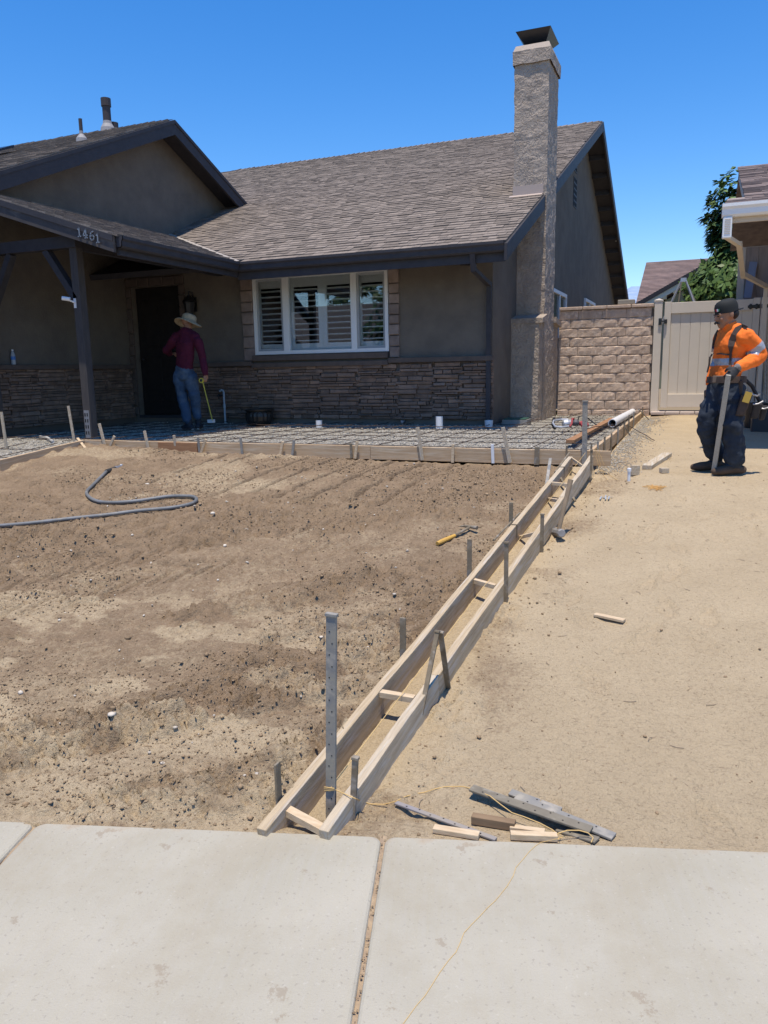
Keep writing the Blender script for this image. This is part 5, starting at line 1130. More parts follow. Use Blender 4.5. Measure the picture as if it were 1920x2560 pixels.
b.add(vs, [(i*N+k, i*N+(k+1) % N, (i+1)*N+(k+1) % N, (i+1)*N+k) for i in range(len(prof)-1) for k in range(N)]); b.obj('bowl', mat('pot_bronze', (.06, .052, .045), .4, (.04, .036, .03), 10, metal=.4), t_, smooth=False)
b = MB(); b.lathe([(.001, .21), (.185, .21)], (pp_.x, pp_.y, zb_), 24, cap=False); b.obj('soil', dirt, t_)
for (x_, yb_, yt_, r_, lab) in ((798, 1066, 1051, .05, 'short cut white pipe stub under the window'), (1098.5, 1072, 1041, .052, 'tall white pipe stub standing near the stone wall')):
    p_ = oy(x_, yb_, 10.75); zt_ = oy(x_, yt_, 10.75).z; b = MB(); b.lathe([(r_-.005, -.02), (r_, -.02), (r_, zt_-p_.z), (r_-.005, zt_-p_.z), (r_-.005, -.02)], p_, 20, cap=False); tag(b.obj('pipe_stub', pvc), lab, 'pipe')
p_ = oy(1222, 1068, YF-.25); b = MB(); b.lathe([(.001, 0), (.055, 0), (.062, .10), (.058, .10), (.05, .01)], p_, 16, cap=False); tag(b.obj('white_cup', pvc), 'white cup standing at the foot of the downspout', 'cup')
p_ = oy(1006, 1054, YF-.10); b = MB(); b.tube([p_+Vector((0, .1, .0)), p_+Vector((0, -.02, 0))], .022, 10); tag(b.obj('pipe_end', galv), 'small brass pipe end at the base of the stone wall', 'pipe')
p_ = oy(528, 1057, 9.9); b = MB(); b.box(p_+Vector((-.05, -.03, 0)), p_+Vector((.04, .05, .05))); tag(b.obj('white_block', mat('white_foam', (.6, .62, .62), .7), bevel=.004), 'small white block on the ground where the tape measure ends', 'block')
p_ = ox(34, 905, XG+.05); p_ = Vector((XG+.05, p_.y, ldw)); t_ = thing('water_bottle', 'clear water bottle with blue label on the stone ledge', 'bottle', p_)
b = MB(); b.lathe([(.03, 0), (.033, .01), (.033, .13), (.03, .15), (.014, .19), (.013, .2)], p_, 14); b.obj('bottle', mat('bottle_plastic', (.35, .38, .4), .15), t_); b = MB(); b.lathe([(.034, .07), (.034, .12)], p_, 14, cap=False); b.obj('wrapper', mat('label_blue', (.08, .2, .5), .5), t_); b = MB(); b.lathe([(.015, .2), (.015, .22)], p_, 12); b.obj('cap', pvc, t_)
# white conduit on the left gravel
b = MB(); b.tube([oz(100, 1092, -.82), oz(118, 1094, -.81), oz(133, 1104, -.83)], .018, 8); tag(b.obj('conduit', mat('pipe_dusty', (.45, .44, .42), .6)), 'short bent pale conduit lying on the gravel by the porch', 'conduit')

# ================================================================== neighbour on the right
NE = 8.95
ng = oy(1806, 514, NE); nz1 = ng.z; nx0 = ng.x
nb = thing('neighbour_house', 'neighbouring house with white gutter and tan eaves at the right edge', 'house', (1.8, 11, -.8))
cream = mat('paint_cream', (.60, .52, .42), .6, (.55, .475, .385), 3); creamw = mat('gutter_white', (.80, .80, .78), .45); shingb = mat('shingle_neighbour', (.23, .175, .155), .95, (.15, .118, .11), 7, bump=.003, bsc=200, tint=True)
b = MB(); pr = [(0, -.125), (.062, -.125), (.082, -.105), (.086, -.055), (.105, -.03), (.105, 0), (.095, 0), (.095, -.028), (.077, -.05), (.072, -.10), (.058, -.115), (0, -.115)]
b.prism([Vector((nx0, NE-x, nz1+z)) for x, z in pr], (3.4, 0, 0)); b.prism([Vector((nx0-.002, NE-x, nz1+z)) for x, z in pr[:6]]+[Vector((nx0-.002, NE, nz1))], (.004, 0, 0)); b.obj('gutter', creamw, nb)
dz_ = ng.z-oy(1840, 612, NE).z
b = MB(); b.box((nx0+.02, NE+.002, nz1-.175), (3.4, NE+.04, nz1-.01)); b.obj('fascia', cream, nb)
b = MB(); b.box((nx0+.01, NE+.0, nz1-.33), (nx0+.15, NE+.10, nz1-.128)) if False else b.box((nx0+.012, NE-.085, nz1-.33), (nx0+.10, NE-.01, nz1-.128)); b.obj('downspout_outlet', creamw, nb, bevel=.008)
for k in range(9): b = MB(); b.box((nx0+.03, NE-.089, nz1-.29+k*.017), (nx0+.085, NE-.0855, nz1-.283+k*.017)); b.obj('outlet_rib', cream, nb)
pA = Vector((nx0+.13, NE+.10, nz1-.33)); b = MB()
b.bar((nx0+.055, NE-.03, nz1-.31), oy(1848, 612, 9.3), .045, .04); b.bar(oy(1848, 609, 9.3), oy(1858, 692, 11.4), .055, .05); q1_ = oy(1858, 690, 11.4); q2_ = oy(1915, 716, 12.4); b.bar(q1_+Vector((0, 0, .02)), q2_, .055, .05, (0, 0, 1)); b.bar(q2_, q2_+Vector((0, 0, -1.6)), .055, .05); b.obj('downspout', cream, nb)
# roof: rises away from the eave, deck boards visible below
SN = .30
def zN(y): return nz1+SN*(y-NE)
def ndeck(x0, x1, y0, y1, m, name, off=0, th=.03): b = MB(); b.hexa([Vector((x0, y0, zN(y0)-th-off)), Vector((x1, y0, zN(y0)-th-off)), Vector((x1, y1, zN(y1)-th-off)), Vector((x0, y1, zN(y1)-th-off)), Vector((x0, y0, zN(y0)-off)), Vector((x1, y0, zN(y0)-off)), Vector((x1, y1, zN(y1)-off)), Vector((x0, y1, zN(y1)-off))]); return b.obj(name, m, nb)
RX = .30
yk = NE+.04
wood_c = mat('soffit_board', (.62, .52, .41), .7, (.55, .46, .36), 5, stretch=(1, 8, 8))
while yk < 12.9: ndeck(nx0+.05 if yk < 9.3 else RX+.03, 3.4, yk+.004, yk+.18, wood_c, 'soffit_board', .0, .02); yk += .185
ndeck(nx0+.05, 3.4, NE+.02, 9.35, cream, 'roof_deck', -.012, .008); ndeck(RX+.02, 3.4, 9.35, 13, cream, 'roof_deck', -.012, .008)
b = MB(); b.hexa([Vector((RX+.02, 13, zN(13)-.04)), Vector((3.4, 13, zN(13)-.04)), Vector((3.4, 15.6, zN(13)-.82)), Vector((RX+.02, 15.6, zN(13)-.82)), Vector((RX+.02, 13, zN(13)+.01)), Vector((3.4, 13, zN(13)+.01)), Vector((3.4, 15.6, zN(13)-.77)), Vector((RX+.02, 15.6, zN(13)-.77))]); b.obj('rear_slope', shingb, nb)
for x_ in (nx0+.05, RX+.02, .95, 1.55, 2.15):
    ye_ = 9.33 if x_ < .2 else 12.95
    b = MB(); b.prism([(x_, NE+.041, zN(NE+.041)-.16), (x_, ye_, zN(ye_)-.16), (x_, ye_, zN(ye_)-.024), (x_, NE+.041, zN(NE+.041)-.024)], (.045, 0, 0)); b.obj('rafter', cream, nb)
b = MB(); x = nx0+.045
for r_ in range(32):
    y0_ = NE-.03+r_*.13; x = .0
    rk = nx0+.03+.1*(y0_-NE) if y0_ < 9.3 else RX+random.uniform(-.004, .004)
    x = rk
    while x < 3.4:
        wd = random.uniform(.15, .33); th = random.choice((.006, .012, .02)); z_ = zN(y0_)+.006; z2_ = zN(y0_+.24)+.004
        b.hexa([Vector((x, y0_, z_)), Vector((x+wd-.003, y0_, z_)), Vector((x+wd-.003, y0_+.24, z2_)), Vector((x, y0_+.24, z2_)), Vector((x, y0_, z_+th+.006)), Vector((x+wd-.003, y0_, z_+th+.006)), Vector((x+wd-.003, y0_+.24, z2_+.004)), Vector((x, y0_+.24, z2_+.004))], random.random()); x += wd
o_ = b.obj('shingle_field', shingb, nb); o_['kind'] = 'stuff'
b = MB(); b.box((2.2, 9.9, -1), (2.35, 14.9, 1.6)); b.obj('side_wall', cream, nb)
yb_ = 14.95; cx_ = oy(1846, 700, yb_).x
b = MB(); b.box((cx_, yb_, -.85), (4, yb_+.1, zN(13)-.85)); bwl = b.obj('rear_wall', cream, nb)
x = cx_+.1
bgr = mat('siding_greybrown', (.33, .27, .235), .8, (.26, .215, .19), 4, stretch=(6, 6, 1))
while x < 3: b = MB(); b.box((x, yb_-.02, -.85), (x+.185, yb_-.001, zN(13)-.86)); b.obj('siding_board', bgr, bwl); x += .19
b = MB(); b.box((cx_-.02, yb_-.03, -.85), (cx_+.09, yb_-.0, zN(13)-.86)); b.obj('corner_board', cream, bwl)
t_ = thing('leaning_panel', 'blue grey slotted strap leaning on the siding behind the gate', 'panel', oy(1875, 740, 14.8)); b = MB(); b.bar(oy(1868, 745, 14.7), oy(1884, 655, 14.85), .12, .02); b.obj('strap', mat('strap_bluegrey', (.22, .25, .33), .6), t_)
# tools leaning in the shade on the gate
tl = [((1905, 880), (1900, 1085), .022, 'grey pole leaning on the gate, left of the others in the shade', steel_l), ((1915, 870), (1912, 1085), .02, 'dark pole leaning on the gate at the right edge', wood_gr), ((1897, 900), (1893, 1060), .018, 'thin dark rod leaning on the shaded gate', steel)]
for (t0, b0, r_, lab, m_) in tl:
    a = oy(*t0, YW-.06); c = oy(*b0, YW-.9); c.z = -.86; b = MB(); b.tube([a, c], r_, 8); tag(b.obj('pole', m_), lab, 'pole')
p_ = oy(1885, 1070, 11.8); p_.z = -.88; t_ = thing('tool_bucket', 'dark bucket standing in the shade behind the orange worker', 'bucket', p_); b = MB(); b.lathe([(.12, 0), (.155, .36), (.145, .36), (.11, .02)], p_, 20, cap=False); b.lathe([(.001, .01), (.12, .01)], p_, 20, cap=False); b.obj('bucket', blackmetal, t_); b = MB(); b.tube([p_+Vector((.15*math.cos(t), 0, .36+.15*math.sin(t))) for t in np.linspace(0, 3.14, 12)], .004, 6); b.obj('bail', galv, t_)
p_ = oy(1907, 1090, 11.3); p_.z = -.89; t_ = thing('tool_crate', 'dark tool case in the shade at the right edge', 'case', p_); b = MB(); b.box(p_+Vector((-.15, -.12, 0)), p_+Vector((.3, .12, .32))); b.obj('case', mat('case_dark', (.03, .03, .035), .5), t_, bevel=.02); b = MB(); b.tube([p_+Vector((-.02, 0, .32)), p_+Vector((-.02, 0, .38)), p_+Vector((.16, 0, .38)), p_+Vector((.16, 0, .32))], .012, 8); b.obj('handle', blackmetal, t_)

# ================================================================== behind the fence
t_ = thing('ladder_frame', 'silver A-shaped tube frame standing behind the gate', 'frame', (-.4, 16, -.8)); ap = oy(1709, 699, 16)
alu = mat('aluminium', (.52, .53, .54), .4, metal=.5)
for (px, py, dy) in ((1680, 760, 0), (1732, 760, 0), (1699, 760, .9), (1738, 760, .9)):
    q_ = oy(px, py, 16+dy); d_ = (q_-ap).normalized(); e_ = ap+d_*((-.78-ap.z)/d_.z); b = MB(); b.tube([ap+Vector((.03*(1 if px > 1709 else -1), 0, 0)), e_], .02 if dy == 0 else .014, 8); b.obj('leg', alu, t_)
b = MB(); b.box(ap+Vector((-.05, -.03, -.04)), ap+Vector((.05, .05, .03))); b.obj('top_bracket', alu, t_)
hd_ = thing('distant_house', 'distant house with brown shingled roof and green gable beyond the fence', 'house', (1, 32, -.8))
Rb = mat('shingle_brown_far', (.29, .205, .175), .95, (.22, .16, .14), 3, tint=True); A = oy(1616, 656, 35); C = oy(1588, 765, 30.5); wR = 9
b = MB(); nrow = 34
for r_ in range(nrow):
    f0, f1 = r_/nrow, (r_+1)/nrow; p0_ = C.lerp(A, f0); p1_ = C.lerp(A, f1); x = -.0
    while x < wR:
        wd = random.uniform(.5, 1.1); x2 = min(x+wd, wR); b.add([p0_+Vector((x, 0, .03)), p0_+Vector((x2, 0, .03)), p1_+Vector((x2, 0, 0)), p1_+Vector((x, 0, 0)), p0_+Vector((x, 0, 0)), p0_+Vector((x2, 0, 0))], [(0, 1, 2, 3), (4, 5, 1, 0)], random.uniform(.2, .8)); x = x2
b.obj('roof', Rb, hd_)
b = MB(); g0 = oy(1592, 764, 28.5); g1 = oy(1760, 668, 28.5); ex = g1+(g1-g0)*.55; fr_ = [g0, ex, Vector((ex.x+(ex.x-g0.x), ex.y, g0.z))]
b.prism([g0+Vector((.35, 0, -.18)), ex+Vector((0, 0, -.4)), fr_[2]+Vector((-.35, 0, -.18)), Vector((fr_[2].x-.35, g0.y, -.8)), Vector((g0.x+.35, g0.y, -.8))], (0, .2, 0)); b.obj('gable_wall', mat('stucco_green', (.20, .22, .165), .9), hd_)
for s0, s1 in ((g0, ex), (ex, fr_[2])):
    b = MB(); b.bar(s0+Vector((0, -.45, -.03)), s1+Vector((0, -.45, -.03)), .06, .14, (0, 1, 0)); b.obj('roof_edge', mat('edge_dark', (.03, .03, .035), .8), hd_)
    b = MB(); b.bar(s0+Vector((0, -.42, -.18)), s1+Vector((0, -.42, -.18)), .05, .17, (0, 1, 0)); b.obj('rake_board', mat('fascia_sage', (.50, .52, .43), .7), hd_)
    b = MB(); b.bar(s0+Vector((0, 1.5, -.06)), s1+Vector((0, 1.5, -.06)), 3.9, .05, (0, 1, 0)); b.obj('cross_roof', Rb, hd_)
for k in range(9):
    p_ = g0.lerp(ex, .08+k*.1); b = MB(); b.box(p_+Vector((-.06, -.4, -.34)), p_+Vector((.06, 0, -.22))); b.obj('lookout', MATS['fascia_sage'], hd_)
# tree
def leafmat():
    m = mat('leaf_green', (.10, .17, .048), .5, (.065, .12, .034), 2, spec=.35, tint=True, c3=(.15, .19, .055), sc3=3); return m
def tree(loc, hgt, rad, nclus, leafl, label, cat='tree', crown_lo=.1, sq=1.25, nleaf=11, name='broadleaf_tree', seed=1):
    r_ = np.random.default_rng(seed); loc = Vector(loc); t_ = thing(name, label, cat, loc); b = MB(); top = loc+Vector((0, 0, hgt*.55))
    b.tube([loc, loc+Vector((.05, 0, hgt*.25)), top], [.16, .13, .08], 10)
    for k in range(9):
        a_ = k*2.4; e_ = loc+Vector((math.cos(a_)*rad*.75, math.sin(a_)*rad*.75, hgt*(.5+.05*k))); s_ = loc+Vector((0, 0, hgt*(.25+.03*k))); b.tube([s_, s_.lerp(e_, .5)+Vector((0, 0, .1)), e_], [.06, .04, .015], 6)
    b.obj('trunk', mat('bark', (.12, .09, .065), .9, bump=.01, bsc=20), t_)
    c_ = np.array(loc[:])+[0, 0, hgt*.56]; d = r_.normal(size=(nclus, 3)); d /= np.linalg.norm(d, axis=1)[:, None]; rr = r_.uniform(.35, 1, nclus)**.45
    lob = 1+.22*np.sin(d[:, 0]*5+seed)*np.cos(d[:, 1]*4)+.16*np.sin(d[:, 2]*7+2)
    cc = c_+d*rr[:, None]*lob[:, None]*np.array([rad, rad, hgt*.46])
    V = []; Fs = []; tn = []
    out = d+np.array([0, 0, .35]); out /= np.linalg.norm(out, axis=1)[:, None]
    for i in range(nclus):
        ax = Vector(out[i]); s_ = ax.orthogonal().normalized(); t2 = ax.cross(s_); tt = r_.uniform(0, 1)
        for k in range(nleaf):
            an = 6.283*k/nleaf+r_.uniform(-.3, .3); el = r_.uniform(-.35, .75); dr = (s_*math.cos(an)+t2*math.sin(an))*math.cos(el)+ax*math.sin(el); dr.z -= .25; dr.normalize()
            L_ = leafl*r_.uniform(.7, 1.25); side = dr.cross(ax); side = side.normalized() if side.length > .01 else s_; o0 = Vector(cc[i])+dr*.02; wv = side*L_*.24; dn = ax*(-.03*L_)
            n0 = len(V); V += [o0, o0+dr*L_*.45+wv+dn, o0+dr*L_-ax*.12*L_, o0+dr*L_*.45-wv+dn]; Fs.append((n0, n0+1, n0+2, n0+3)); tn.append(min(1, max(0, tt*.6+r_.uniform(0, .5))))
    o_ = npobj('crown', np.array([v[:] for v in V]), np.array(Fs), leafmat(), [('tint', 'FACE', np.array(tn))], parent=t_); o_['kind'] = 'stuff'
    return t_
tree((1.08, 19.5, -.8), 4.5, 1.5, 3800, .20, 'dense green broad-leaved tree rising behind the gate', seed=4)
# far range of hills
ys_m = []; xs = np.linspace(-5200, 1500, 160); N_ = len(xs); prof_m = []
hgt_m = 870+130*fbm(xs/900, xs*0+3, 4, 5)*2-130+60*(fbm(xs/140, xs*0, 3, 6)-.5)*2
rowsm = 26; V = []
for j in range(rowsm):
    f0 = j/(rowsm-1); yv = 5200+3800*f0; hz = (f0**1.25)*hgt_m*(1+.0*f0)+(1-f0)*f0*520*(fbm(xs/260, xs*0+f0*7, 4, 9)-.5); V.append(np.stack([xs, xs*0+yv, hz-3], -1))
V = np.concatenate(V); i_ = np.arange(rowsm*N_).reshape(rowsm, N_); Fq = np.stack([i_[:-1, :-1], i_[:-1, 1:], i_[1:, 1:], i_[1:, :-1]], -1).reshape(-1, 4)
structure(npobj('mountains', V, Fq, mat('haze_blue_slope', (.27, .36, .50), 1, (.22, .30, .43), .004, spec=0, c3=(.33, .40, .50), sc3=.01)))  # distance haze is painted in as the blue of the slopes
# ---- across the street (seen mirrored in the window)
oh = thing('house_across_street', 'low tan house with dark roof across the street behind the viewer', 'house', (-16, -26, -1.6))
b = MB(); b.box((-40, -32, -1.7), (-6, -21.5, 1.6)); b.obj('walls', mat('stucco_olive', (.16, .15, .12), .9), oh)
b = MB(); b.prism([(-41, -20.6, 1.5), (-41, -26.8, 4.5), (-41, -33, 1.5)], (36, 0, 0)); b.obj('roof', mat('roof_far_dark', (.10, .09, .085), .95), oh)
for x_ in (-31, -27, -20, -15): b = MB(); b.box((x_, -21.49, -.5), (x_+1.6, -21.40, .9)); b.obj('window', mat('dark_pane', (.02, .03, .03), .08, spec=.8), oh)
b = MB(); b.box((-24.2, -21.49, -1.6), (-23.2, -21.42, .5)); b.obj('door', doorm, oh)
tree((-14.5, -17, -1.6), 6.8, 2.4, 420, .45, 'bushy street tree across the road behind the viewer', nleaf=8, seed=9)
tree((-26, -36, -1.6), 9, 3.6, 420, .6, 'tall tree behind the house across the street', nleaf=8, seed=12)

# ================================================================== people
def noise_disp(V, N, amp, sc): return [v+n*(mnoise.noise(v*sc)*amp+mnoise.noise(v*sc*2.7)*amp*.45) for v, n in zip(V, N)]
class Fig:
    def __init__(s): s.b = MB(); s.bones = []
    def limb(s, lab, pts, rs, side=None, flat=1.0):
        """closed tapering limb through pts with radii rs; 'side' axis is flattened by 'flat'"""
        P = [Vector(p) for p in pts]; n = 14; rings = []
        prev = None; PP = []; RR = []
        for i in range(len(P)-1):
            for k in range(4): t = k/4; PP.append(P[i].lerp(P[i+1], t)); u = t*t*(3-2*t)*.5+t*.5; RR.append(rs[i]*(1-u)+rs[i+1]*u)
        PP.append(P[-1]); RR.append(rs[-1])
        d0 = (PP[1]-PP[0]).normalized(); d1 = (PP[-1]-PP[-2]).normalized()
        PP = [PP[0]-d0*RR[0]*.75, PP[0]-d0*RR[0]*.45]+PP+[PP[-1]+d1*RR[-1]*.45, PP[-1]+d1*RR[-1]*.75]; RR = [RR[0]*.45, RR[0]*.83]+RR+[RR[-1]*.83, RR[-1]*.45]
        for i, p in enumerate(PP):
            d = (PP[min(i+1, len(PP)-1)]-PP[max(i-1, 0)]).normalized()
            sv = Vector(side) if side else (prev if prev else d.orthogonal()); sv = (sv-d*sv.dot(d)).normalized(); prev = sv; tv = d.cross(sv)
            rings += [p+(sv*math.cos(2*math.pi*k/n)+tv*math.sin(2*math.pi*k/n)*flat)*RR[i] for k in range(n)]
        m = len(PP); s.b.add(rings, [(i*n+k, i*n+(k+1) % n, (i+1)*n+(k+1) % n, (i+1)*n+k) for i in range(m-1) for k in range(n)]+[tuple(range(n))[::-1], tuple(range((m-1)*n, m*n))])
        for i in range(len(P)-1): s.bones.append((lab, P[i], P[i+1], rs[i], rs[i+1]))
        if len(P) == 1: s.bones.append((lab, P[0], P[0], rs[0], rs[0]))
    def ball(s, lab, c, r, M=None):
        s.b.ball(c, r, 16, 12, M=M); rr = min(r) if isinstance(r, tuple) else r; s.bones.append((lab, Vector(c), Vector(c), rr, rr))
    def build(s, name, mats, labs, parent, voxel=.009, wrinkle=None, override=None):
        me = bpy.data.meshes.new('tmp'); me.from_pydata([tuple(v) for v in s.b.v], [], s.b.f); ob = bpy.data.objects.new('tmp', me); ts = bpy.data.scenes.new('tmp'); ts.collection.objects.link(ob)
        r_ = ob.modifiers.new('r', 'REMESH'); r_.mode = 'VOXEL'; r_.voxel_size = voxel
        sm_ = ob.modifiers.new('s', 'SMOOTH'); sm_.factor = .5; sm_.iterations = 4
        ts.view_layers[0].update(); dg = ts.view_layers[0].depsgraph; nm = bpy.data.meshes.new_from_object(ob.evaluated_get(dg)); bpy.data.objects.remove(ob); bpy.data.scenes.remove(ts)
        lab = []
        co = np.array([v.co[:] for v in nm.vertices])
        best = np.full(len(co), 9e9); bi = np.zeros(len(co), int)
        for k, (l_, a, c, ra, rb) in enumerate(s.bones):
            a_ = np.array(a[:]); d = np.array((c-a)[:]); L2 = (d@d) or 1e-9; t = np.clip(((co-a_)@d)/L2, 0, 1); dist = np.linalg.norm(co-a_-t[:, None]*d, axis=1)-(ra+(rb-ra)*t)
            m_ = dist < best; best[m_] = dist[m_]; bi[m_] = k
        vl = [s.bones[k][0] for k in bi]
        if wrinkle:
            C0 = [v.co.copy() for v in nm.vertices]; N0 = [v.normal.copy() for v in nm.vertices]; C1 = []
            for i in range(len(C0)):
                w_ = wrinkle.get(vl[i]); p_ = C0[i]; C1.append(p_)
                if w_: C1[-1] = p_+N0[i]*(mnoise.noise(Vector((p_.x*w_[1], p_.y*w_[1], p_.z*w_[1]*w_[2])))*w_[0]+abs(mnoise.noise(p_*w_[1]*2.3))*w_[0]*.5)
            nm.vertices.foreach_set('co', [c for v in C1 for c in v]); nm.update()
        for m in mats: nm.materials.append(m)
        for pl in nm.polygons:
            l_ = vl[pl.vertices[0]]; i = labs[l_]
            if override:
                o_ = override(pl.center, l_)
                if o_ is not None: i = o_
            pl.material_index = i; pl.use_smooth = True
        nm.name = name; o = bpy.data.objects.new(name, nm); col.objects.link(o); o.parent = parent; o.location = -wloc(parent); return o
skin = mat('skin_tan', (.33, .175, .105), .55, (.27, .14, .085), 20, spec=.35); skin_d = mat('skin_hand', (.24, .13, .085), .55)
hair_m = mat('hair_black', (.012, .010, .010), .6)
orange = mat('shirt_orange', (.90, .20, .025), .8, (.80, .16, .02), 6, bump=.004, bsc=22)
tape_m = mat('reflective_tape', (.42, .43, .46), .35, (.34, .35, .38), 30, metal=.2)
jean_d = mat('jeans_dark', (.026, .036, .054), .9, (.015, .021, .033), 6, bump=.003, bsc=30, c3=(.045, .058, .078), sc3=5)
boot_m = mat('boot_brown', (.10, .065, .045), .85, (.07, .05, .035), 10, bump=.002, bsc=60); glove_m = mat('glove_black', (.02, .02, .022), .7, (.05, .05, .05), 30); cuff_m = mat('glove_cuff', (.22, .20, .18), .8)
leather = mat('leather_brown', (.07, .048, .038), .7, (.05, .035, .028), 12, bump=.002, bsc=40)
cap_m = mat('cap_black', (.018, .02, .02), .8)

def axes(f, up=Vector((0, 0, 1))):
    f = Vector(f).normalized(); l = up.cross(f).normalized(); u = f.cross(l); return Matrix((f, l, u)).transposed(), f, l, u
def hand(F_, lab, wrist, dirv, palm_n, thumb_side, s=1.0, curl=.9, fingers_gap=.019, hold=None):
    """palm, four curled fingers and a thumb; dirv points wrist->knuckles, palm_n out of the palm"""
    w_ = Vector(wrist); d = Vector(dirv).normalized(); n = Vector(palm_n); n = (n-d*n.dot(d)).normalized(); t = Vector(thumb_side); t = (t-d*t.dot(d)-n*t.dot(n)).normalized()
    k = w_+d*.085*s; F_.limb(lab, [w_, w_+d*.04*s, k], [.027*s, .036*s, .037*s], side=t, flat=.55)
    for i, L_ in enumerate((.072, .08, .075, .06)):
        b0 = k+t*(.028-i*.0185)*s-d*.008; p1 = b0+(d*math.cos(curl*.6)+n*math.sin(curl*.6))*L_*.45*s; a2 = curl*1.5; p2 = p1+(d*math.cos(a2)+n*math.sin(a2))*L_*.33*s; a3 = curl*2.3; p3 = p2+(d*math.cos(a3)+n*math.sin(a3))*L_*.25*s
        F_.limb(lab, [b0, p1, p2, p3], [.0105*s, .0098*s, .009*s, .0078*s])
    b0 = w_+d*.03*s+t*.026*s; p1 = b0+(t*.6+d*.6+n*.35).normalized()*.038*s; p2 = p1+(d*.55+n*.8-t*.1).normalized()*.032*s; F_.limb(lab, [b0, p1, p2], [.0135*s, .0115*s, .009*s])

# --- worker in the orange shirt
fl = G(1830, 1186); gy = fl.y; gz0 = gt(fl.x, gy)
def O(px, py, dy=0): return oy(px, py, gy+dy)
wk = thing('person', 'worker in orange safety shirt, black cap and dark jeans leaning on a grey stake', 'person', (fl.x, gy, gz0))
f = Fig()
fd = Vector((-.72, -.60, 0)).normalized(); Mx, ff_, fl_, fu_ = axes(fd)         # chest direction
pel = O(1816, 966, .03); ch_ = O(1829, 868, .02); nk = O(1832, 822, .0)
f.limb('shirt', [O(1816, 944, .03), O(1822, 910, .03), O(1828, 866, .02), O(1832, 838, .02)], [.135, .140, .162, .125], side=fl_, flat=.70)
f.limb('jeans', [O(1817, 948, .03), pel+Vector((0, 0, -.05))], [.135, .145], side=fl_, flat=.78)
f.limb('shirt', [O(1806, 840, .10), O(1832, 832, .02), O(1860, 843, -.09)], [.062, .075, .066])
f.limb('head', [O(1830, 838, .01), O(1824, 806, .0)], [.056, .052])
hc = O(1815, 786, -.02); hf = Vector((-.86, -.42, -.22)).normalized(); HM, h_f, h_l, h_u = axes(hf)
f.ball('head', hc+h_u*.018-h_f*.006, (.092, .073, .098), HM)
f.limb('head', [hc-h_u*.05+h_f*.035, hc-h_u*.085+h_f*.055], [.056, .034], side=h_l, flat=.9)
f.ball('head', hc+h_f*.088-h_u*.012, (.016, .013, .024), HM); f.ball('head', hc+h_f*.094-h_u*.028, (.015, .017, .011), HM)
for sg in (-1, 1):
    f.ball('head', hc+h_f*.074+h_l*sg*.030+h_u*.012, (.015, .024, .010), HM); f.ball('head', hc+h_l*sg*.074-h_u*.008-h_f*.012, (.020, .009, .032), HM)
    f.ball('head', hc+h_f*.062+h_l*sg*.036-h_u*.028, (.02, .02, .018), HM)
f.ball('head', hc+h_f*.080-h_u*.062, (.014, .024, .010), HM); f.ball('head', hc+h_f*.066-h_u*.088, (.016, .02, .014), HM)
sL = O(1864, 842, -.10); eL = O(1903, 888, -.04); wL = O(1846, 918, -.24)
f.limb('shirt', [sL, sL.lerp(eL, .5)+Vector((.01, 0, .0)), eL], [.070, .066, .055]); f.limb('shirt', [eL, eL.lerp(wL, .5), eL.lerp(wL, .93)], [.057, .054, .043])
sR = O(1802, 846, .12); eR = O(1794, 905, .22); wR_ = O(1776, 958, .10)
f.limb('shirt', [sR, eR], [.066, .052]); f.limb('shirt', [eR, wR_], [.052, .040])
hdL = (O(1822, 943, -.27)-wL).normalized(); f.limb('cuff', [eL.lerp(wL, .97), wL], [.040, .037])
hand(f, 'glove', wL, hdL, Vector((-.3, .8, -.35)), Vector((-.6, -.1, .8)), 1.12, 1.0)
hand(f, 'skin', wR_, Vector((-.25, -.15, -1)), Vector((.8, .2, 0)), Vector((-.4, -.9, 0)), 1.0, .5)
kR = O(1768, 1056, .02); aR = O(1789, 1143, .16); hR = O(1801, 972, .09); hL = O(1830, 972, -.03); kL = O(1829, 1062, -.10); aL = O(1836, 1156, -.02)
f.limb('jeans', [hR, kR, kR.lerp(aR, .5)+Vector((-.015, 0, 0)), aR+Vector((0, 0, .02))], [.108, .090, .082, .078]); f.limb('jeans', [hL, kL, kL.lerp(aL, .5), aL+Vector((0, 0, .03))], [.112, .094, .088, .092])
def boot(F_, an, toe, lab='boot'):
    an = Vector(an); toe = Vector(toe); g_ = gt(an.x, an.y)+.0; d = Vector((toe.x-an.x, toe.y-an.y, 0)).normalized(); base = Vector((an.x, an.y, g_))
    F_.limb(lab, [base-d*.065+Vector((0, 0, .045)), base+d*.03+Vector((0, 0, .052)), base+d*.13+Vector((0, 0, .042)), base+d*.195+Vector((0, 0, .034))], [.042, .048, .047, .034], side=Vector((0, 0, 1)).cross(d), flat=.9); F_.limb(lab, [base+Vector((0, 0, .06)), Vector((an.x, an.y, g_+.17))], [.048, .052])
    return base, d
gR = O(1790, 1176, .16); gL = O(1838, 1182, -.02); boot(f, gR, gR+Vector((-.30, -.02, 0))); boot(f, gL, gL+Vector((-.30, -.16, 0)))
zt1 = O(1800, 898, -.1).z; zt0 = O(1800, 912, -.1).z
def ovr(c, l_):
    if l_ == 'shirt':
        d1 = (c-sL).dot((eL-sL).normalized()); L_ = (eL-sL).length
        onarm = (c-(sL+(eL-sL)*min(1, max(0, d1/L_)))).length < .085
        if onarm and .50*L_ < d1 < .80*L_: return 5
        if not onarm and zt0-.008 < c.z < zt1+.008 and (c-eL).length > .16 and (c-wL).length > .15 and (c-wR_).length > .12: return 5
    return None
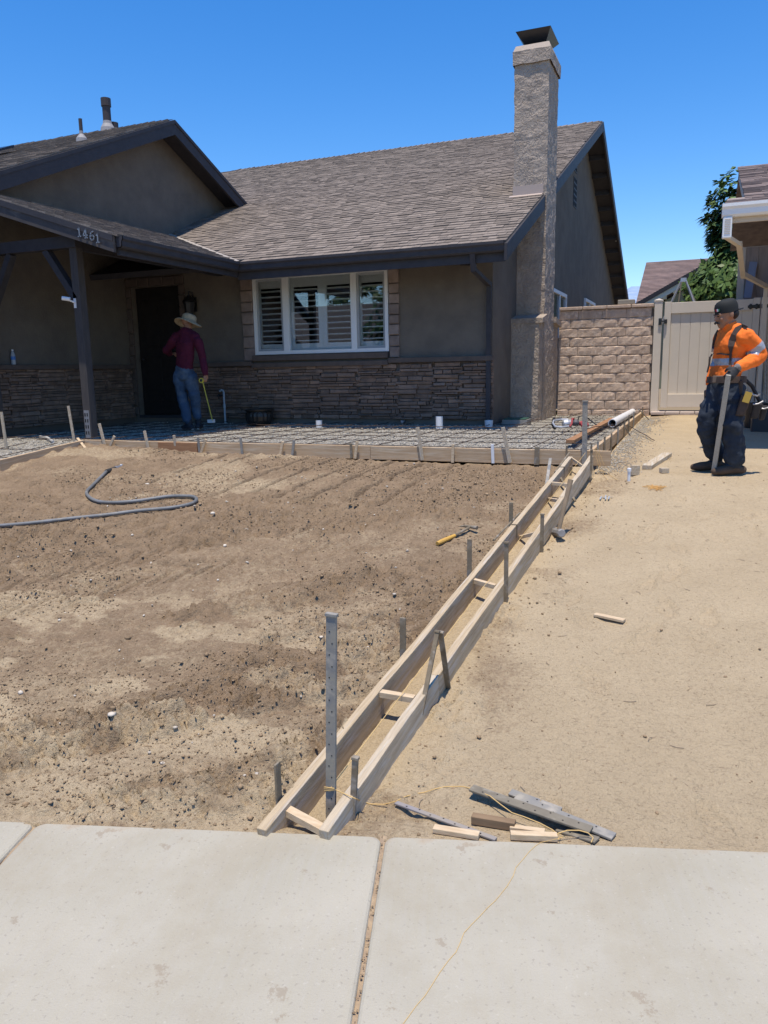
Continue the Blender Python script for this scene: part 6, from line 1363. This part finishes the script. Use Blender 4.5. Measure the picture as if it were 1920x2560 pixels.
bd_ = f.build('body', [skin, orange, jean_d, boot_m, glove_m, tape_m, cuff_m], {'head': 0, 'skin': 0, 'shirt': 1, 'jeans': 2, 'boot': 3, 'glove': 4, 'cuff': 6}, wk, .0085, {'shirt': (.020, 9, .8), 'jeans': (.022, 8, 1.6)}, ovr)
# cap, hair, moustache, eyes
b = MB(); n = 24; vs = []; prof = [(1.03, -.012), (1.04, .02), (1.02, .048), (.93, .072), (.74, .089), (.42, .098), (.02, .100)]
cc_ = hc+h_u*.026-h_f*.010
for r_, z_ in prof:
    for k in range(n): a_ = 6.283*k/n; vs.append(cc_+h_f*(math.cos(a_)*.095*r_)+h_l*(math.sin(a_)*.078*r_)+h_u*z_+Vector((0, 0, .004*math.sin(3*a_))))
b.add(vs, [(i*n+k, i*n+(k+1) % n, (i+1)*n+(k+1) % n, (i+1)*n+k) for i in range(len(prof)-1) for k in range(n)]); cp_ = b.obj('cap', cap_m, wk, smooth=True)
vb = [cc_-h_f*.09+h_l*x_*.06-h_u*.01-h_f*(.0 if abs(x_) > .9 else .06*(1-x_*x_)) for x_ in (-1, -.6, 0, .6, 1)]; b = MB(); b.add([v+h_u*.004 for v in vb]+[v-h_u*.004 for v in vb], [(0, 1, 2, 3, 4), (9, 8, 7, 6, 5)]+[(i, i+5, i+6, i+1) for i in range(4)]+[(4, 9, 5, 0)]); b.obj('visor', cap_m, cp_)
for k, c_ in enumerate(((.01, .16, .06), (.7, .7, .7), (.5, .03, .03))):
    b = MB(); o0 = cc_+h_f*.098+h_l*(.050-.014*k)+h_u*.028; o0 = cc_+(h_f*math.cos(.55-.15*k)*.102+h_l*math.sin(.55-.15*k)*.085)+h_u*.026; b.bar(o0-h_u*.010, o0+h_u*.010, .014, .003, (h_l*math.cos(.4)-h_f*math.sin(.4))); b.obj('flag_patch', mat(f'patch_{k}', c_, .7), cp_)
b = MB(); b.tube([hc+h_f*.086+h_l*.040-h_u*.064, hc+h_f*.098+h_l*.02-h_u*.052, hc+h_f*.102-h_u*.048, hc+h_f*.098-h_l*.02-h_u*.052, hc+h_f*.086-h_l*.040-h_u*.064], [.004, .008, .009, .008, .004], 8); b.obj('moustache', hair_m, wk)
b = MB(); b.ball(hc-h_f*.045-h_u*.008, (.062, .073, .055), 14, 10, M=HM); b.obj('hair', hair_m, wk, smooth=True)
for sg in (-1, 1):
    b = MB(); b.ball(hc+h_f*.085+h_l*sg*.030+h_u*.000, (.006, .012, .0045), 8, 6, M=HM); b.obj('eye', hair_m, wk); b = MB(); b.tube([hc+h_f*.088+h_l*sg*.016+h_u*.018, hc+h_f*.084+h_l*sg*.046+h_u*.018], .004, 6); b.obj('eyebrow', hair_m, wk)
# suspenders, chest strap, belt, pouches
def surf(px, py, off=.012):
    """first hit of the viewing ray with the built body"""
    o_ = ray(px, py); hit, loc, nrm, _ = bd_.ray_cast(Vector((0, 0, 0))-bd_.location-wk.location, o_.normalized()); 
    return (loc+bd_.location+wk.location-o_.normalized()*off) if hit else oy(px, py, gy-.15)
def strap(px_pts, w_, label_, m_=leather, off=.010):
    P_ = [surf(*q_, off) for q_ in px_pts]; b = MB(); vs = []; 
    for i, p_ in enumerate(P_):
        d = (P_[min(i+1, len(P_)-1)]-P_[max(i-1, 0)]).normalized(); vd = p_.normalized(); s_ = d.cross(vd).normalized(); ww = w_[i] if isinstance(w_, list) else w_
        vs += [p_-s_*ww/2-vd*.003, p_+s_*ww/2-vd*.003, p_+s_*ww/2+vd*.006, p_-s_*ww/2+vd*.006]
    b.add(vs, [(4*i+k, 4*i+(k+1) % 4, 4*(i+1)+(k+1) % 4, 4*(i+1)+k) for i in range(len(P_)-1) for k in range(4)]+[(3, 2, 1, 0), tuple(range(4*len(P_)-4, 4*len(P_)))]); return b.obj(label_, m_, wk)
strap([(1866, 823), (1855, 818), (1845, 824), (1837, 838), (1830, 852), (1827, 866), (1827, 880), (1826, 895), (1825, 912), (1823, 928)], [.05, .055, .06, .06, .055, .045, .022, .02, .02, .02], 'suspender')
strap([(1797, 826), (1790, 838), (1786, 850), (1783, 864), (1781, 880)], [.03, .03, .026, .022, .018], 'suspender')
strap([(1783, 883), (1793, 885), (1802, 884), (1812, 886), (1824, 887)], .012, 'chest_strap')
b = MB(); b.tube([O(1780, 886, -.05), O(1775, 893, -.07), O(1773, 912, -.07), O(1768, 931, -.07)], .008, 6); b.obj('loose_strap', leather, wk)
bc = O(1816, 949, .03); b = MB(); N = 28; vs = []
for z_, r_ in ((-.028, 1.02), (-.026, 1.10), (.026, 1.07), (.028, .99)):
    for k in range(N): a_ = 6.283*k/N; vs.append(bc+fl_*(math.cos(a_)*.166*r_)+ff_*(math.sin(a_)*.137*r_)+Vector((0, 0, z_)))
b.add(vs, [(i*N+k, i*N+(k+1) % N, (i+1)*N+(k+1) % N, (i+1)*N+k) for i in range(3) for k in range(N)]); b.obj('tool_belt', leather, wk)
b = MB(); bk = surf(1797, 948, .02); b.box(bk+Vector((-.05, -.012, -.03)), bk+Vector((.05, .012, .03))); b.obj('buckle', mat('belt_tan', (.16, .12, .09), .7), wk, bevel=.004)
def pouch(px0, py0, px1, py1, dy, th, m_, nm='pouch', lean=0):
    a = O(px0, py0, dy); c = O(px1, py1, dy); b = MB(); x0, x1 = sorted((a.x, c.x)); z0, z1 = sorted((a.z, c.z)); wd = x1-x0
    b.hexa([Vector((x0+.12*wd+lean, a.y-th*.35, z0)), Vector((x1-.1*wd+lean, a.y-th*.35, z0)), Vector((x1-.1*wd+lean, a.y+th*.35, z0)), Vector((x0+.12*wd+lean, a.y+th*.35, z0)), Vector((x0, a.y-th/2, z1)), Vector((x1, a.y-th/2, z1)), Vector((x1, a.y+th/2, z1)), Vector((x0, a.y+th/2, z1))]); return b.obj(nm, m_, wk, bevel=.012)
pouch(1853, 986, 1879, 1040, -.14, .09, leather, lean=-.05); pouch(1882, 1008, 1905, 1046, .0, .10, mat('pouch_dark', (.035, .03, .028), .7), lean=-.03); pouch(1903, 1014, 1918, 1050, .06, .09, MATS['pouch_dark'], lean=-.02); pouch(1846, 950, 1856, 990, -.10, .06, leather); pouch(1760, 975, 1774, 1002, .12, .08, MATS['pouch_dark'])
b = MB(); b.tube([O(1858, 945, -.02), O(1880, 965, .02), O(1900, 1005, .02)], .016, 8); b.obj('belt_tail', MATS['pouch_dark'], wk)
b = MB(); b.bar(O(1863, 1006, -.18), O(1873, 980, -.18), .055, .02); b.obj('pencil_block', mat('tool_yellow', (.45, .30, .06), .7), wk)
b = MB(); b.tube([O(1878, 985, -.10), O(1893, 990, -.08), O(1900, 985, -.08)], .008, 6); b.tube([O(1882, 1011, -.05), O(1895, 1010, -.04), O(1908, 1003, -.03)], .007, 6); b.tube([O(1901, 1021, .02), O(1910, 1022, .02), O(1921, 1019, .02)], .007, 6); b.obj('belt_hook', galv, wk)
# the stake he leans on
ptop = O(1820, 946, -.285); pbot = O(1783, 1196, -.02); pbot.z = max(pbot.z, gt(pbot.x, pbot.y)+.02); b = MB(); b.bar(pbot, ptop+(ptop-pbot).normalized()*.03, .040, .020, (1, -.3, 0)); tag(b.obj('long_stake', mat('stake_wood_grey', (.46, .43, .36), .85, (.38, .35, .29), 6, stretch=(8, 8, 1), c3=(.30, .27, .23), sc3=30), bevel=.002), 'long grey wooden stake held by the orange worker, its tip at his feet', 'stake')

# --- worker in the maroon shirt, seen from behind
ry = 9.75; rf = oy(468, 1066, ry); rzg = -.845
def Q(px, py, dy=0): return oy(px, py, ry+dy)
rk_ = thing('person', 'worker in maroon shirt, jeans and straw hat seen from behind at the dark door', 'person', (rf.x, ry, rzg))
f = Fig(); fl2 = Vector((-.95, .3, 0)).normalized()
f.limb('shirt', [Q(462, 915), Q(462, 890), Q(463, 862, .02), Q(465, 842, .05)], [.155, .160, .178, .145], side=fl2, flat=.66)
f.limb('shirt', [Q(440, 843, .04), Q(465, 832, .06), Q(490, 845, .02)], [.070, .085, .072])
f.limb('head', [Q(470, 832, .06), Q(470, 812, .10)], [.062, .060]); f.ball('head', Q(468, 800, .13), (.080, .098, .11))
sL_ = Q(436, 850, .02); eL_ = Q(417, 876, .10); wL_ = Q(425, 885, .36); f.limb('shirt', [sL_, eL_], [.072, .060]); f.limb('shirt', [eL_, wL_], [.058, .044]); hand(f, 'skin', wL_, Vector((.2, 1, .1)), Vector((0, 0, -1)), Vector((1, 0, 0)), 1.0, .7)
sR2 = Q(494, 852, .0); eR2 = Q(506, 896, .02); wR2 = Q(514, 935, -.02); f.limb('shirt', [sR2, eR2], [.070, .056]); f.limb('shirt', [eR2, wR2], [.054, .040]); hand(f, 'skin', wR2, Vector((-.1, -.05, -1)), Vector((-.7, .3, 0)), Vector((-.2, .9, 0)), 1.05, 1.0)
f.limb('jeans', [Q(461, 920), Q(462, 936)], [.155, .160], side=fl2, flat=.72)
f.limb('jeans', [Q(449, 938), Q(455, 990, .02), Q(464, 1026, .0), Q(468, 1050, -.01)], [.105, .082, .070, .068]); f.limb('jeans', [Q(474, 940, .02), Q(486, 984, .06), Q(490, 1018, .12), Q(494, 1040, .14)], [.108, .084, .070, .066])
def shoe(an, d_, m=1):
    base = Vector((an.x, an.y, rzg+.03)); d_ = Vector(d_).normalized(); f.limb('boot', [base-d_*.06+Vector((0, 0, .03)), base+d_*.08+Vector((0, 0, .03)), base+d_*.17+Vector((0, 0, .022))], [.044, .044, .032]); f.limb('sole', [base-d_*.07-Vector((0, 0, .008)), base+d_*.17-Vector((0, 0, .008))], [.030, .030], side=Vector((0, 0, 1)).cross(d_), flat=.6); f.limb('boot', [base+Vector((0, 0, .04)), base+Vector((0, 0, .12))], [.045, .05])
shoe(Q(473, 1058, .0), (-1, .35, 0)); shoe(Q(496, 1052, .15), (-.4, 1, 0))
f.build('body', [skin, mat('shirt_maroon', (.085, .009, .026), .9, (.065, .007, .02), 8, bump=.003, bsc=24), mat('jeans_blue', (.04, .075, .13), .9, (.028, .052, .09), 5, bump=.002, bsc=30, c3=(.09, .13, .18), sc3=4), mat('shoe_dark', (.03, .03, .035), .7), mat('sole_pale', (.45, .40, .34), .8)], {'head': 0, 'skin': 0, 'shirt': 1, 'jeans': 2, 'boot': 3, 'sole': 4}, rk_, .0095, {'shirt': (.016, 8, .8), 'jeans': (.014, 9, 1.6)})
hatc = Q(471, 806, .12); ax_ = Vector((.10, .30, 1)).normalized(); straw = mat('straw', (.50, .40, .26), .9, (.40, .31, .19), 30, bump=.002, bsc=90); b = MB(); N = 32
qm = ax_.to_track_quat('Z', 'Y').to_matrix(); vs = []; prof = [(.198, -.026), (.18, -.012), (.15, .0), (.108, .006), (.102, .05), (.096, .095), (.075, .118), (.04, .112), (.002, .108)]
for i, (r_, z_) in enumerate(prof):
    for k in range(N): a_ = 6.283*k/N; vs.append(hatc+qm@Vector((r_*math.cos(a_), r_*math.sin(a_)*(1.04 if i < 4 else 1.12), z_-(.02*math.cos(2*a_) if i < 2 else 0))))
b.add(vs, [(i*N+k, i*N+(k+1) % N, (i+1)*N+(k+1) % N, (i+1)*N+k) for i in range(len(prof)-1) for k in range(N)]); ht_ = b.obj('straw_hat', straw, rk_, smooth=True); sd_ = ht_.modifiers.new('thick', 'SOLIDIFY'); sd_.thickness = .004
b = MB(); vs = []
for z_, r_ in ((.052, .1035), (.072, .101)):
    for k in range(9): a_ = -2.2+.18*k; vs.append(hatc+qm@Vector((r_*math.cos(a_), r_*1.12*math.sin(a_), z_)))
b.add(vs, [(k, k+1, k+10, k+9) for k in range(8)]); b.obj('hat_stitching', mat('stitch_dark', (.06, .05, .045), .8), ht_)
tm = Q(504, 951, -.06); t_ = thing('tape_measure', 'yellow and black tape measure held by the maroon shirted worker', 'tape measure', tm)
b = MB(); b.lathe([(.006, -.018), (.036, -.018), (.036, .018), (.006, .018)], tm, 18, axis=(.2, -1, 0)); b.obj('case', mat('tape_yellow', (.62, .50, .04), .5), t_); b = MB(); b.lathe([(.001, .0185), (.024, .0185), (.001, .022)], tm, 16, axis=(.2, -1, 0)); b.obj('hub', blackmetal, t_)
b = MB(); e_ = oy(531, 1051, 9.85); b.bar(tm+Vector((.02, 0, -.03)), e_, .016, .0015, (1, 0, 0)); b.obj('blade', mat('tape_blade', (.60, .55, .10), .5), t_)
